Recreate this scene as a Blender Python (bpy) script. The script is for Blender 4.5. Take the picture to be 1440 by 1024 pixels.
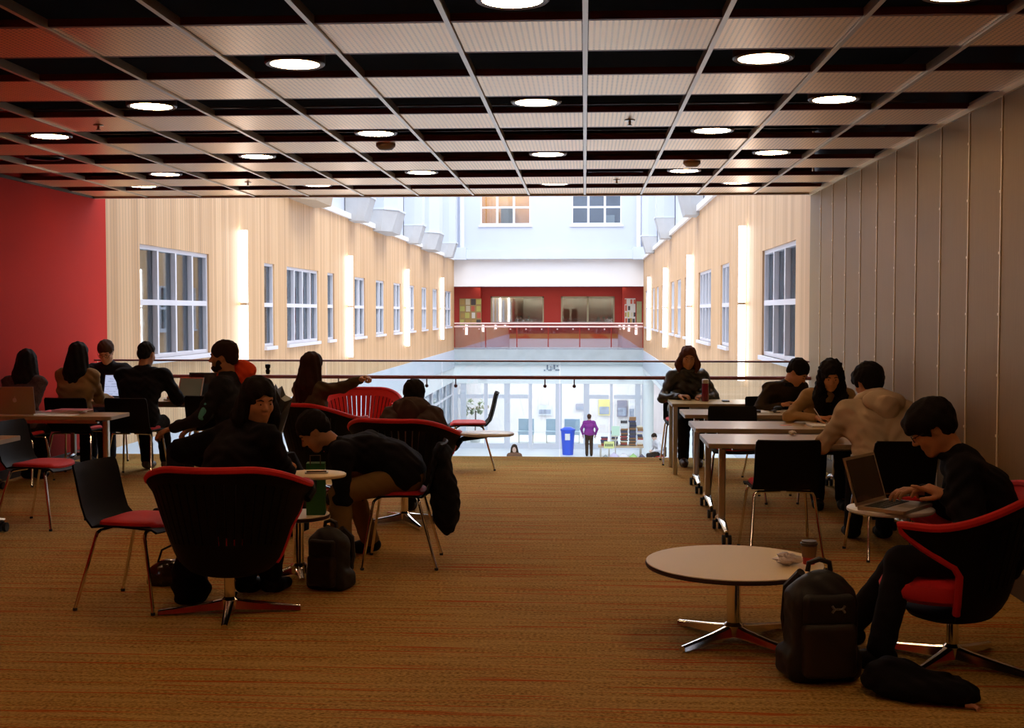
import bpy, math, random
import numpy as np
from mathutils import Vector, Matrix

for _o in list(bpy.data.objects):
    bpy.data.objects.remove(_o, do_unlink=True)
SC = bpy.context.scene
COL = SC.collection
rnd = random.Random(7)
R = math.radians

# ------------------------------------------------------------------ camera
cam = bpy.data.cameras.new('camera')
cam.sensor_width = 36.0
cam.lens = 1715.0 / 1440.0 * 36.0
cam.clip_end = 300
camo = bpy.data.objects.new('camera', cam)
COL.objects.link(camo)
camo.location = (0, 0, 1.6)
camo.rotation_euler = (R(90 - 2.44), 0, R(3.40))
SC.camera = camo

# ------------------------------------------------------------------ world, lights, exposure
SKY_POWER = 5500.0
LAMP = 66.0
w = bpy.data.worlds.new('world')
SC.world = w
w.use_nodes = True
w.node_tree.nodes['Background'].inputs[0].default_value = (0.75, 0.85, 1.0, 1)
w.node_tree.nodes['Background'].inputs[1].default_value = 0.35


def area_light(name, loc, sx, sy, power, col, rot=(0, 0, 0)):
    l = bpy.data.lights.new(name, 'AREA')
    l.shape = 'RECTANGLE'
    l.size = sx
    l.size_y = sy
    l.energy = power
    l.color = col
    o = bpy.data.objects.new(name, l)
    COL.objects.link(o)
    o.location = loc
    o.rotation_euler = rot
    return o


# daylight of the glazed atrium roof
area_light('atrium_skylight', (-1.5, 33.0, 12.9), 7.6, 36.0, SKY_POWER, (0.90, 0.94, 1.0))
# ceiling lamp of the lobby behind the far glass doors
area_light('lobby_ceiling_lamp', (-1.5, 55.5, -1.2), 9.0, 5.0, 420.0, (1.0, 0.93, 0.93))

vs = SC.view_settings
vs.view_transform = 'Standard'
vs.look = 'None'
vs.exposure = 0.0
vs.gamma = 1.0
vs.use_curve_mapping = False
try:
    SC.cycles.use_denoising = True
    SC.cycles.max_bounces = 8
    SC.cycles.diffuse_bounces = 4
    SC.cycles.transparent_max_bounces = 16
    SC.cycles.caustics_reflective = False
    SC.cycles.caustics_refractive = False
    SC.cycles.sample_clamp_indirect = 4.0
except Exception:
    pass

# ------------------------------------------------------------------ materials
MATS = {}


def mat(name, col, rough=0.6, metal=0.0, spec=0.5, emit=None, estr=0.0, bump=0.0, bscale=60.0, var=0.0, vscale=8.0):
    if name in MATS:
        return MATS[name]
    m = bpy.data.materials.new(name)
    m.use_nodes = True
    nt = m.node_tree
    b = nt.nodes['Principled BSDF']
    b.inputs['Base Color'].default_value = (*col, 1)
    b.inputs['Roughness'].default_value = rough
    b.inputs['Metallic'].default_value = metal
    b.inputs['Specular IOR Level'].default_value = spec
    if emit:
        b.inputs['Emission Color'].default_value = (*emit, 1)
        b.inputs['Emission Strength'].default_value = estr
    if bump or var:
        tc = nt.nodes.new('ShaderNodeTexCoord')
    if bump:
        n = nt.nodes.new('ShaderNodeTexNoise')
        n.inputs['Scale'].default_value = bscale
        n.inputs['Detail'].default_value = 3
        nt.links.new(tc.outputs['Object'], n.inputs['Vector'])
        bp = nt.nodes.new('ShaderNodeBump')
        bp.inputs['Strength'].default_value = bump
        bp.inputs['Distance'].default_value = 0.01
        nt.links.new(n.outputs[0], bp.inputs['Height'])
        nt.links.new(bp.outputs[0], b.inputs['Normal'])
    if var:
        n2 = nt.nodes.new('ShaderNodeTexNoise')
        n2.inputs['Scale'].default_value = vscale
        n2.inputs['Detail'].default_value = 4
        nt.links.new(tc.outputs['Object'], n2.inputs['Vector'])
        mx = nt.nodes.new('ShaderNodeMix')
        mx.data_type = 'RGBA'
        mx.inputs[6].default_value = (*[c * (1 - var) for c in col], 1)
        mx.inputs[7].default_value = (*[min(1, c * (1 + var)) for c in col], 1)
        nt.links.new(n2.outputs[0], mx.inputs[0])
        nt.links.new(mx.outputs[2], b.inputs['Base Color'])
    MATS[name] = m
    return m


class NT:
    """tiny node helper"""
    def __init__(s, m):
        s.nt = m.node_tree
        s.b = s.nt.nodes['Principled BSDF']

    def n(s, t, **kw):
        x = s.nt.nodes.new(t)
        for k, v in kw.items():
            setattr(x, k, v)
        return x

    def l(s, a, b):
        s.nt.links.new(a, b)

    def math(s, op, a, b=None, c=None):
        x = s.n('ShaderNodeMath', operation=op)
        for i, v in enumerate((a, b, c)):
            if v is None:
                continue
            if isinstance(v, (int, float)):
                x.inputs[i].default_value = v
            else:
                s.l(v, x.inputs[i])
        return x.outputs[0]

    def mix(s, f, a, b):
        x = s.n('ShaderNodeMix', data_type='RGBA')
        for i, v in ((0, f), (6, a), (7, b)):
            if isinstance(v, (int, float)):
                x.inputs[i].default_value = v
            elif isinstance(v, tuple):
                x.inputs[i].default_value = (*v, 1)
            else:
                s.l(v, x.inputs[i])
        return x.outputs[2]

    def pos(s):
        t = s.n('ShaderNodeTexCoord')
        x = s.n('ShaderNodeSeparateXYZ')
        s.l(t.outputs['Object'], x.inputs[0])
        return t.outputs['Object'], x.outputs

    def noise(s, vec, scale, detail=3, stretch=None):
        n = s.n('ShaderNodeTexNoise')
        n.inputs['Scale'].default_value = scale
        n.inputs['Detail'].default_value = detail
        if stretch:
            mp = s.n('ShaderNodeMapping')
            mp.inputs['Scale'].default_value = stretch
            s.l(vec, mp.inputs[0])
            vec = mp.outputs[0]
        s.l(vec, n.inputs['Vector'])
        return n.outputs[0]

    def bump(s, h, strength, dist=0.01):
        bp = s.n('ShaderNodeBump')
        bp.inputs['Strength'].default_value = strength
        bp.inputs['Distance'].default_value = dist
        s.l(h, bp.inputs['Height'])
        s.l(bp.outputs[0], s.b.inputs['Normal'])


def make_carpet():
    m = mat('carpet', (0.3, 0.16, 0.06), rough=0.95, spec=0.1)
    t = NT(m)
    v, p = t.pos()
    fr0 = t.n('ShaderNodeMapRange')
    fr0.inputs[1].default_value = 0.36
    fr0.inputs[2].default_value = 0.64
    t.l(t.noise(v, 60, 3, (1, 1.4, 1)), fr0.inputs[0])
    fine = fr0.outputs[0]
    streak = t.noise(v, 1.0, 3, (1.1, 26, 1))
    red = t.noise(v, 1.0, 2, (0.8, 33, 1))
    c = t.mix(fine, (0.25, 0.130, 0.026), (0.62, 0.365, 0.098))
    f1 = t.n('ShaderNodeMapRange')
    f1.inputs[1].default_value = 0.45
    f1.inputs[2].default_value = 0.62
    t.l(streak, f1.inputs[0])
    c = t.mix(t.math('MULTIPLY', f1.outputs[0], 0.42), c, (0.66, 0.42, 0.14))
    f2 = t.n('ShaderNodeMapRange')
    f2.inputs[1].default_value = 0.575
    f2.inputs[2].default_value = 0.64
    t.l(red, f2.inputs[0])
    c = t.mix(t.math('MULTIPLY', f2.outputs[0], 0.9), c, (0.50, 0.085, 0.01))
    t.l(c, t.b.inputs['Base Color'])
    t.b.inputs['Sheen Weight'].default_value = 0.0
    t.bump(fine, 0.5, 0.01)
    return m


def make_slat_wood():
    m = mat('slat_wood', (0.7, 0.5, 0.33), rough=0.5)
    t = NT(m)
    v, p = t.pos()
    k = t.math('DIVIDE', p[1], 0.095)
    fr = t.math('FRACT', k)
    line = t.math('LESS_THAN', fr, 0.16)
    wn = t.n('ShaderNodeTexWhiteNoise', noise_dimensions='1D')
    t.l(t.math('FLOOR', k), wn.inputs['W'])
    grain = t.noise(v, 6, 4, (1, 6, 0.25))
    c = t.mix(wn.outputs['Value'], (0.64, 0.37, 0.17), (0.84, 0.54, 0.28))
    c = t.mix(t.math('MULTIPLY', grain, 0.35), c, (0.52, 0.29, 0.13))
    big = t.math('LESS_THAN', t.math('FRACT', t.math('DIVIDE', p[1], 1.235)), 0.02)
    c = t.mix(t.math('MULTIPLY', line, 0.55), c, (0.36, 0.21, 0.11))
    c = t.mix(t.math('MULTIPLY', big, 0.5), c, (0.3, 0.18, 0.1))
    t.l(c, t.b.inputs['Base Color'])
    t.bump(t.math('SUBTRACT', 1.0, line), 0.5, 0.01)
    return m


def make_perforated():
    m = mat('perforated_metal', (0.62, 0.5, 0.37), rough=0.30, metal=0.5)
    t = NT(m)
    v, p = t.pos()
    S = 0.0277
    fx = t.math('SUBTRACT', t.math('FRACT', t.math('DIVIDE', p[0], S)), 0.5)
    fy = t.math('SUBTRACT', t.math('FRACT', t.math('DIVIDE', p[1], S)), 0.5)
    d = t.math('SQRT', t.math('ADD', t.math('MULTIPLY', fx, fx), t.math('MULTIPLY', fy, fy)))
    dot = t.math('LESS_THAN', d, 0.22)
    c = t.mix(t.math('MULTIPLY', dot, 0.8), (0.97, 0.64, 0.30), (0.16, 0.085, 0.03))
    t.l(c, t.b.inputs['Base Color'])
    return m


def make_wall_metal():
    m = mat('brushed_panel', (0.42, 0.34, 0.22), rough=0.5, metal=0.4, spec=0.3)
    t = NT(m)
    v, p = t.pos()
    g = t.noise(v, 30, 3, (1, 6, 0.15))
    g2 = t.noise(v, 1.3, 3)
    c = t.mix(g, (0.24, 0.148, 0.052), (0.34, 0.222, 0.088))
    c = t.mix(t.math('MULTIPLY', g2, 0.3), c, (0.28, 0.18, 0.085))
    t.l(c, t.b.inputs['Base Color'])
    return m


def make_laminate():
    m = mat('table_laminate', (0.5, 0.36, 0.2), rough=0.3, spec=0.35)
    t = NT(m)
    v, p = t.pos()
    g = t.noise(v, 5, 5, (1.0, 14, 1))
    c = t.mix(g, (0.46, 0.30, 0.11), (0.68, 0.48, 0.21))
    t.l(c, t.b.inputs['Base Color'])
    return m


def make_glass(name, tint=(0.93, 0.97, 0.97), gloss=0.10):
    m = bpy.data.materials.new(name)
    m.use_nodes = True
    nt = m.node_tree
    for n in list(nt.nodes):
        if n.type != 'OUTPUT_MATERIAL':
            nt.nodes.remove(n)
    out = [n for n in nt.nodes if n.type == 'OUTPUT_MATERIAL'][0]
    tr = nt.nodes.new('ShaderNodeBsdfTransparent')
    tr.inputs[0].default_value = (*tint, 1)
    gl = nt.nodes.new('ShaderNodeBsdfGlossy')
    gl.inputs['Roughness'].default_value = 0.02
    gl.inputs['Color'].default_value = (0.9, 0.95, 1, 1)
    lw = nt.nodes.new('ShaderNodeLayerWeight')
    lw.inputs[0].default_value = 0.25
    mp = nt.nodes.new('ShaderNodeMath')
    mp.operation = 'MULTIPLY_ADD'
    mp.inputs[1].default_value = 0.6
    mp.inputs[2].default_value = gloss * 0.4
    nt.links.new(lw.outputs['Fresnel'], mp.inputs[0])
    mx = nt.nodes.new('ShaderNodeMixShader')
    nt.links.new(mp.outputs[0], mx.inputs[0])
    nt.links.new(tr.outputs[0], mx.inputs[1])
    nt.links.new(gl.outputs[0], mx.inputs[2])
    nt.links.new(mx.outputs[0], out.inputs[0])
    MATS[name] = m
    return m


def make_screen(name, base, seed):
    """a lit laptop screen with flat print: header bar and lines"""
    m = mat(name, (0.02, 0.02, 0.02), rough=0.2)
    t = NT(m)
    v, p = t.pos()
    ln = t.math('GREATER_THAN', t.math('FRACT', t.math('MULTIPLY', p[2], 38)), 0.6)
    n = t.noise(v, 22, 2, (1, 1, 3))
    msk = t.math('MULTIPLY', ln, t.math('GREATER_THAN', n, 0.5))
    c = t.mix(t.math('MULTIPLY', msk, 0.5), base, (0.25, 0.3, 0.5))
    t.l(c, t.b.inputs['Emission Color'])
    t.b.inputs['Emission Strength'].default_value = 0.75
    return m


CARPET = make_carpet()
SLATW = make_slat_wood()
PERF = make_perforated()
WMETAL = make_wall_metal()
LAMI = make_laminate()
GLASS = make_glass('clear_glass')
GLASSW = make_glass('window_glass', (0.75, 0.8, 0.82), 0.3)
REDWALL = mat('red_paint', (0.60, 0.028, 0.014), rough=0.8, spec=0.15, var=0.04, vscale=2)
REDFAR = mat('red_paint_far', (0.48, 0.03, 0.012), rough=0.6, var=0.05, vscale=2)
BLACKP = mat('black_plenum', (0.006, 0.005, 0.005), rough=0.9, spec=0.1)
PALE = mat('pale_blue_plaster', (0.56, 0.60, 0.69), rough=0.7, var=0.03, vscale=0.8)
WHITE = mat('white_plaster', (0.85, 0.83, 0.82), rough=0.6, var=0.02, vscale=1)
WHITEG = mat('white_fascia', (0.88, 0.92, 0.93), rough=0.5, var=0.02, vscale=1)
FASCIA = mat('grey_fascia', (0.62, 0.67, 0.75), rough=0.5, var=0.06, vscale=1.2)
CONC = mat('concrete', (0.50, 0.50, 0.50), rough=0.8, var=0.12, vscale=3, bump=0.2, bscale=20)
CONCW = mat('concrete_soffit_wood', (0.5, 0.38, 0.26), rough=0.7, var=0.1, vscale=3)
WFRAME = mat('window_frame_white', (0.80, 0.80, 0.86), rough=0.4)
BLIND = mat('window_blind', (0.24, 0.20, 0.16), rough=0.8, var=0.4, vscale=1.5)
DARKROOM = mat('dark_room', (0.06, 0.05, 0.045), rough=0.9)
CHROME = mat('chrome', (0.78, 0.74, 0.70), rough=0.14, metal=1.0)
STEEL = mat('brushed_steel', (0.60, 0.55, 0.47), rough=0.3, metal=1.0)
GRIDM = mat('grid_runner', (0.60, 0.52, 0.42), rough=0.35, metal=0.7)
CROSSB = mat('cross_bar_red_brown', (0.16, 0.03, 0.015), rough=0.5)
BATTEN = mat('batten_aluminium', (0.86, 0.72, 0.48), rough=0.4, metal=0.2)
BASEB = mat('dark_baseboard', (0.05, 0.025, 0.012), rough=0.5)
REDFAB = mat('red_upholstery', (0.70, 0.012, 0.012), rough=0.7, bump=0.25, bscale=250)
BLACKPL = mat('black_plastic', (0.006, 0.005, 0.005), rough=0.6, spec=0.12)
RUBBER = mat('black_rubber', (0.015, 0.015, 0.015), rough=0.7)
WHITETOP = mat('white_laminate', (0.90, 0.74, 0.44), rough=0.5, spec=0.25)
WHITEPL = mat('white_plastic', (0.82, 0.80, 0.78), rough=0.35)
TEDGE = mat('table_edge', (0.34, 0.25, 0.15), rough=0.4)
DARKEDGE = mat('dark_edge_band', (0.035, 0.012, 0.012), rough=0.5)
ALU = mat('laptop_aluminium', (0.60, 0.55, 0.46), rough=0.3, metal=0.8)
LBLACK = mat('laptop_black', (0.012, 0.012, 0.013), rough=0.3)
KEYS = mat('laptop_keys', (0.02, 0.018, 0.016), rough=0.5)
PAPER = mat('paper', (0.80, 0.76, 0.68), rough=0.8)
PINKP = mat('pink_paper', (0.65, 0.16, 0.16), rough=0.7)
RAILM = mat('dark_red_handrail', (0.22, 0.055, 0.06), rough=0.35)
RAILT = mat('glass_cap_rail', (0.20, 0.10, 0.11), rough=0.4, metal=0.3)
TUBE = mat('light_tube', (0.9, 0.9, 0.9), emit=(1.0, 0.93, 0.90), estr=6.0)
DISC = mat('downlight_lens', (0.9, 0.9, 0.9), emit=(1.0, 0.66, 0.33), estr=LAMP)
OFFLENS = mat('unlit_lens', (0.5, 0.42, 0.33), rough=0.4)
FLOORLOW = mat('pale_stone_floor', (0.70, 0.74, 0.80), rough=0.3, var=0.05, vscale=0.7)


# ------------------------------------------------------------------ mesh helpers
class MB:
    def __init__(s):
        s.v = []
        s.f = []
        s.m = []

    def add(s, vs, fs, mi=0):
        o = len(s.v)
        s.v += [tuple(x) for x in vs]
        s.f += [tuple(i + o for i in f) for f in fs]
        s.m += [mi] * len(fs)
        return s

    def box(s, x0, x1, y0, y1, z0, z1, mi=0, M=None):
        vs = [(x0, y0, z0), (x1, y0, z0), (x1, y1, z0), (x0, y1, z0), (x0, y0, z1), (x1, y0, z1), (x1, y1, z1), (x0, y1, z1)]
        if M is not None:
            vs = [tuple(M @ Vector(v)) for v in vs]
        return s.add(vs, [(0, 3, 2, 1), (4, 5, 6, 7), (0, 1, 5, 4), (1, 2, 6, 5), (2, 3, 7, 6), (3, 0, 4, 7)], mi)

    def rbox(s, x0, x1, y0, y1, z0, z1, r=0.01, mi=0, M=None, seg=3):
        """box with rounded vertical corners"""
        pts = []
        for cx, cy, a0 in ((x1 - r, y1 - r, 0), (x0 + r, y1 - r, 90), (x0 + r, y0 + r, 180), (x1 - r, y0 + r, 270)):
            for i in range(seg + 1):
                a = R(a0 + 90 * i / seg)
                pts.append((cx + r * math.cos(a), cy + r * math.sin(a)))
        return s.prism(pts, z0, z1, mi, M)

    def prism(s, pts, z0, z1, mi=0, M=None):
        n = len(pts)
        vs = [(x, y, z0) for x, y in pts] + [(x, y, z1) for x, y in pts]
        if M is not None:
            vs = [tuple(M @ Vector(v)) for v in vs]
        fs = [tuple(range(n - 1, -1, -1)), tuple(range(n, 2 * n))]
        fs += [(i, (i + 1) % n, n + (i + 1) % n, n + i) for i in range(n)]
        return s.add(vs, fs, mi)

    def lathe(s, prof, c=(0, 0, 0), n=20, mi=0, sx=1.0, sy=1.0):
        vs = []
        for r, z in prof:
            for i in range(n):
                a = 2 * math.pi * i / n
                vs.append((c[0] + r * sx * math.cos(a), c[1] + r * sy * math.sin(a), c[2] + z))
        fs = []
        for j in range(len(prof) - 1):
            for i in range(n):
                k = (i + 1) % n
                fs.append((j * n + i, j * n + k, (j + 1) * n + k, (j + 1) * n + i))
        fs.append(tuple(range(n - 1, -1, -1)))
        fs.append(tuple((len(prof) - 1) * n + i for i in range(n)))
        return s.add(vs, fs, mi)

    def tube(s, path, r, n=8, mi=0):
        P = [Vector(p) for p in path]
        rs = r if isinstance(r, (list, tuple)) else [r] * len(P)
        T = []
        for i in range(len(P)):
            a = P[max(i - 1, 0)]
            b = P[min(i + 1, len(P) - 1)]
            T.append((b - a).normalized())
        u = T[0].orthogonal().normalized()
        vs = []
        for i, p in enumerate(P):
            u = (u - T[i] * u.dot(T[i]))
            u = u.normalized() if u.length > 1e-6 else T[i].orthogonal().normalized()
            q = T[i].cross(u)
            for k in range(n):
                a = 2 * math.pi * k / n
                vs.append(tuple(p + (u * math.cos(a) + q * math.sin(a)) * rs[i]))
        fs = []
        for j in range(len(P) - 1):
            for i in range(n):
                k = (i + 1) % n
                fs.append((j * n + i, j * n + k, (j + 1) * n + k, (j + 1) * n + i))
        fs.append(tuple(range(n - 1, -1, -1)))
        fs.append(tuple((len(P) - 1) * n + i for i in range(n)))
        return s.add(vs, fs, mi)

    def mesh(s, name, mats, smooth=False):
        me = bpy.data.meshes.new(name)
        me.from_pydata(s.v, [], s.f)
        if not isinstance(mats, (list, tuple)):
            mats = [mats]
        for m in mats:
            me.materials.append(m)
        if any(s.m):
            me.polygons.foreach_set('material_index', s.m)
        if smooth:
            me.polygons.foreach_set('use_smooth', [True] * len(me.polygons))
            try:
                me.set_sharp_from_angle(angle=R(40))
            except Exception:
                pass
        me.update()
        return me

    def obj(s, name, mats, parent=None, smooth=False):
        return link(name, s.mesh(name, mats, smooth), parent)


def link(name, me, parent=None):
    o = bpy.data.objects.new(name, me)
    COL.objects.link(o)
    if parent is not None:
        o.parent = parent
    return o


def thing(name, label, cat, loc=(0, 0, 0), rz=0.0, group=None):
    o = bpy.data.objects.new(name, None)
    o.empty_display_size = 0.1
    COL.objects.link(o)
    o.location = loc
    o.rotation_euler = (0, 0, rz)
    return tag(o, label, cat, group)


def tag(o, label, cat, group=None):
    o['label'] = label
    o['category'] = cat
    if group:
        o['group'] = group
    return o


def struct(o):
    o['kind'] = 'structure'
    return o


def dup(root, loc, rz, label=None, group=None):
    def cp(o, par):
        c = o.copy()
        COL.objects.link(c)
        c.parent = par
        for ch in o.children:
            cp(ch, c)
        return c
    r = cp(root, None)
    r.location = loc
    r.rotation_euler = (0, 0, rz)
    if label:
        r['label'] = label
    if group:
        r['group'] = group
    return r


def MT(loc=(0, 0, 0), rz=0.0, rx=0.0, ry=0.0):
    return Matrix.Translation(loc) @ Matrix.Rotation(rz, 4, 'Z') @ Matrix.Rotation(rx, 4, 'X') @ Matrix.Rotation(ry, 4, 'Y')


# ------------------------------------------------------------------ room shell
XL, XR, YE, ZC, YB = -5.5, 2.45, 13.45, 2.89, -2.5
struct(MB().box(XL - 0.2, XR + 0.2, YB - 0.2, YE, -0.35, 0.0).obj('floor', CARPET))
wl = struct(MB().box(XL - 0.2, XL, YB, 13.78, 0.0, 3.6).obj('wall_left', REDWALL))
struct(MB().box(XL - 0.2, XR + 0.2, YB - 0.2, YB, 0.0, 3.6).obj('wall_back', REDWALL))
wr = struct(MB().box(XR + 0.035, XR + 0.25, YB, 13.5, 0.0, 3.6).obj('wall_right', DARKEDGE))
yy = 13.44
pm = MB().rbox(-0.012, 0.035, -0.30, 0.30, 0.14, ZC, 0.006).mesh('panel', WMETAL)
bm_ = MB()
bm_.box(-0.017, 0.012, -0.009, 0.009, 0.14, ZC)
for q in range(7):
    bm_.box(-0.021, -0.012, -0.016, 0.016, 0.5 + q * 0.36, 0.515 + q * 0.36)
bat = bm_.mesh('batten', BATTEN)
edges = []
k = 0
while yy > YB:
    edges.append(yy)
    p = link('panel', pm, wr)
    p.location = (XR, yy - 0.305, 0)
    if k:
        b = link('batten', bat, wr)
        b.location = (XR, yy, 0)
    yy -= 0.61
    k += 1
struct(MB().rbox(XR - 0.03, XR + 0.03, YB, 13.45, 0.0, 0.14, 0.004).obj('baseboard_right', BASEB))
struct(MB().rbox(XL - 0.02, XL + 0.015, YB, 13.45, 0.0, 0.10, 0.004).obj('baseboard_left', BASEB))

# ceiling: black plenum, perforated panels, runners, cross bars
ceil = struct(MB().box(XL, XR + 0.03, YB, 13.42, 3.55, 3.7).obj('ceiling', BLACKP))
W, ROW = 0.61, 1.25
far_edges = [13.40] + [12.34 - ROW * i for i in range(12)]
cols = list(range(-9, 4))
pmesh = {}
for r_i, ye in enumerate(far_edges):
    for c in cols:
        x0, x1 = max(c * W, XL), min((c + 1) * W, XR)
        if x1 - x0 < 0.05:
            continue
        wd = x1 - x0 - 0.03
        key = round(wd, 3)
        if key not in pmesh:
            pmesh[key] = MB().rbox(-wd / 2, wd / 2, -0.305, 0.305, 0.0, 0.025, 0.004).mesh('ceiling_panel', PERF)
        o = link('ceiling_panel', pmesh[key], ceil)
        o.location = ((x0 + x1) / 2, ye - 0.31, ZC)
rm = MB().box(-0.012, 0.012, YB, 13.41, 0.0, 0.045).mesh('runner', GRIDM)
for c in cols[1:] + [4]:
    if XL + 0.03 < c * W < XR - 0.01:
        o = link('runner', rm, ceil)
        o.location = (c * W, 0, ZC - 0.012)
cm = MB().box(XL, XR, -0.012, 0.012, 0.0, 0.035).mesh('cross_bar', CROSSB)
dm = MB().box(XL, XR, -0.006, 0.006, 0.0, 0.012).mesh('conduit', STEEL)
for ye in far_edges:
    for d_, m_ in ((-0.632, cm), (0.012, cm)):
        if ye + d_ > 13.40:
            continue
        o = link('cross_bar', m_, ceil)
        o.location = (0, ye + d_, ZC)
    o = link('conduit', dm, ceil)
    o.location = (0, ye - 0.86, ZC + 0.22)
struct(MB().box(XL, XR, 13.41, 13.47, ZC - 0.02, 3.8).obj('trim_1', mat('ceiling_edge', (0.6, 0.45, 0.33), rough=0.5)))
struct(MB().box(XR - 0.03, XR + 0.03, YB, 13.45, ZC - 0.03, ZC + 0.01).obj('trim_2', BATTEN))
struct(MB().box(XL - 0.01, XL + 0.02, YB, 13.45, ZC - 0.02, ZC + 0.01).obj('trim_3', BASEB))

# downlights in the dark gaps
mdl = MB().lathe([(0.128, 0.0), (0.128, 0.004)], n=28).mesh('lens', DISC)
mrim = MB().lathe([(0.128, 0.0), (0.15, -0.004), (0.158, 0.004), (0.158, 0.07), (0.13, 0.08)], n=28).mesh('rim', mat('lamp_rim', (0.10, 0.07, 0.09), rough=0.4), True)
moff = MB().lathe([(0.128, 0.0), (0.128, 0.004)], n=28).mesh('lens', OFFLENS)
LPOS = [(-2.5, 6.4), (1.5, 6.4), (-0.5, 7.62), (2.5, 7.62), (-4.5, 7.62), (-2.5, 8.87), (1.5, 8.87), (-6.5, 8.9), (-0.5, 10.1), (2.5, 10.1),
        (-4.5, 10.1), (-2.5, 11.35), (1.5, 11.35), (-6.5, 11.45), (-4.5, 12.5), (-0.5, 12.5), (2.5, 12.5), (-7.5, 12.6), (-0.5, 5.15), (2.5, 5.15),
        (-4.5, 5.15), (-2.5, 3.9), (1.5, 3.9), (-6.5, 6.4), (-0.5, 2.65), (2.5, 2.65), (-4.5, 2.65), (-2.5, 1.4), (1.5, 1.4), (-6.5, 3.9)]
for i, (c, y) in enumerate(LPOS):
    gap = min(far_edges, key=lambda e: abs(e - 0.94 - y)) - 0.94
    t = thing('ceiling_light', 'lit round downlight in a dark gap between ceiling panels', 'ceiling light', (c * W, gap, ZC + 0.012), 0, 'lit downlights of the ceiling')
    link('lens', mdl, t)
    link('rim', mrim, t)
t = thing('ceiling_light', 'unlit round downlight with dull brown lens near the red wall', 'ceiling light', (-7.5 * W, 10.15, ZC + 0.012))
link('lens', moff, t)
link('rim', mrim, t)
# sprinklers, detectors, air vents
spm = MB().lathe([(0.035, 0.0), (0.035, -0.006), (0.01, -0.01), (0.009, -0.03), (0.018, -0.034), (0.018, -0.038)], n=12).mesh('sprinkler', STEEL, True)
for x, y in ((-3.35, 8.29), (-3.34, 12.0), (0.3, 8.29), (0.31, 12.0)):
    o = link('sprinkler', spm)
    o.location = (x, y, ZC)
    tag(o, 'small steel sprinkler head under a perforated ceiling panel', 'sprinkler', 'ceiling sprinklers')
for x, y, lb in ((0.915, 10.59, 'beige domed smoke detector under a ceiling panel near the grey wall side'), (-1.525, 9.34, 'flat dark smoke detector under a ceiling panel towards the red wall side')):
    o = MB().lathe([(0.075, 0.0), (0.075, -0.02), (0.05, -0.045), (0.0, -0.05)], n=18).obj('smoke_detector', mat('beige_plastic' if x > 0 else 'brown_plastic', (0.6, 0.48, 0.33) if x > 0 else (0.2, 0.13, 0.08)), None, True)
    o.location = (x, y, ZC)
    tag(o, lb, 'detector')
for x, ye in ((0.305, 3), (-0.915, 3), (0.305, 0), (-2.135, 3), (0.305, 6)):
    yc = far_edges[3 if ye == 3 else (0 if ye == 0 else 6)] - 0.94
    t = thing('air_vent', 'square metal air diffuser recessed in a dark ceiling gap', 'air vent', (x, yc, ZC + 0.10), 0, 'ceiling air diffusers')
    fr = MB()
    for a, b, c_, d_ in ((-0.27, 0.27, -0.27, -0.24), (-0.27, 0.27, 0.24, 0.27), (-0.27, -0.24, -0.24, 0.24), (0.24, 0.27, -0.24, 0.24)):
        fr.box(a, b, c_, d_, 0, 0.03)
    fr.obj('frame', mat('vent_metal', (0.22, 0.17, 0.12), rough=0.5), t)
    for q in range(4):
        MB().box(-0.22 + q * 0.03, 0.22 - q * 0.03, -0.2 + q * 0.11, -0.17 + q * 0.11, 0.01, 0.022).obj('vane', mat('vent_metal', (0.2, 0.2, 0.2)), t)

# ------------------------------------------------------------------ balustrade at the floor edge
gp = MB()
guard = thing('glass_balustrade', 'clear glass balustrade with dark red handrail along the carpet edge', 'balustrade', (0, 13.40, 0))
joints = [-5.47, -4.17, -2.87, -1.57, -0.27, 1.03, 2.42]
for a, b in zip(joints[:-1], joints[1:]):
    MB().box(a + 0.008, b - 0.008, -0.008, 0.008, -0.25, 1.055).obj('pane', GLASS, guard)
MB().tube([(XL, 0, 1.06), (XR, 0, 1.06)], 0.011).obj('cap_rail', RAILT, guard, True)
MB().tube([(XL, -0.09, 0.885), (XR, -0.09, 0.885)], 0.021, 12).obj('handrail', RAILM, guard, True)
brm = MB().tube([(0, -0.09, 0.868), (0, -0.09, 0.80), (0, -0.06, 0.79), (0, -0.01, 0.79)], 0.007)
brm.lathe([(0.0, -0.02), (0.014, -0.016), (0.02, 0.0), (0.014, 0.016), (0.0, 0.02)], (0, -0.09, 0.79), 10)
brm = brm.mesh('bracket', mat('dark_bracket', (0.10, 0.06, 0.07), rough=0.4, metal=0.4), True)
for j in joints[:-1]:
    for d_ in (-0.16, 0.16):
        if XL < j + d_ < XR:
            o = link('bracket', brm, guard)
            o.location = (j + d_, 0, 0)
# a clamp on the handrail
o = MB().lathe([(0.0, -0.06), (0.02, -0.055), (0.026, -0.02), (0.018, 0.0), (0.03, 0.02), (0.03, 0.05), (0.0, 0.055)], n=12).obj('rail_clamp', BLACKPL, None, True)
o.location = (-3.50, 13.31, 0.97)
tag(o, 'small black clamp standing on the handrail', 'clamp')

# ------------------------------------------------------------------ atrium
YF = 51.5          # far wall
ZL = -4.2          # lower floor
struct(MB().box(-12, 12, 13.0, 62, ZL - 0.2, ZL).obj('floor_atrium', FLOORLOW))
WZ0, WZ1 = 1.0, 2.45


def holed_wall(name, x0, x1, y0, y1, z0, z1, holes, m, face):
    mb = MB()
    hs = sorted(holes)
    y = y0
    for a, b in hs:
        mb.box(x0, x1, y, a, z0, z1)
        mb.box(x0, x1, a, b, z0, WZ0)
        mb.box(x0, x1, a, b, WZ1, z1)
        y = b
    mb.box(x0, x1, y, y1, z0, z1)
    return struct(mb.obj(name, m))


wc = [0]


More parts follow.
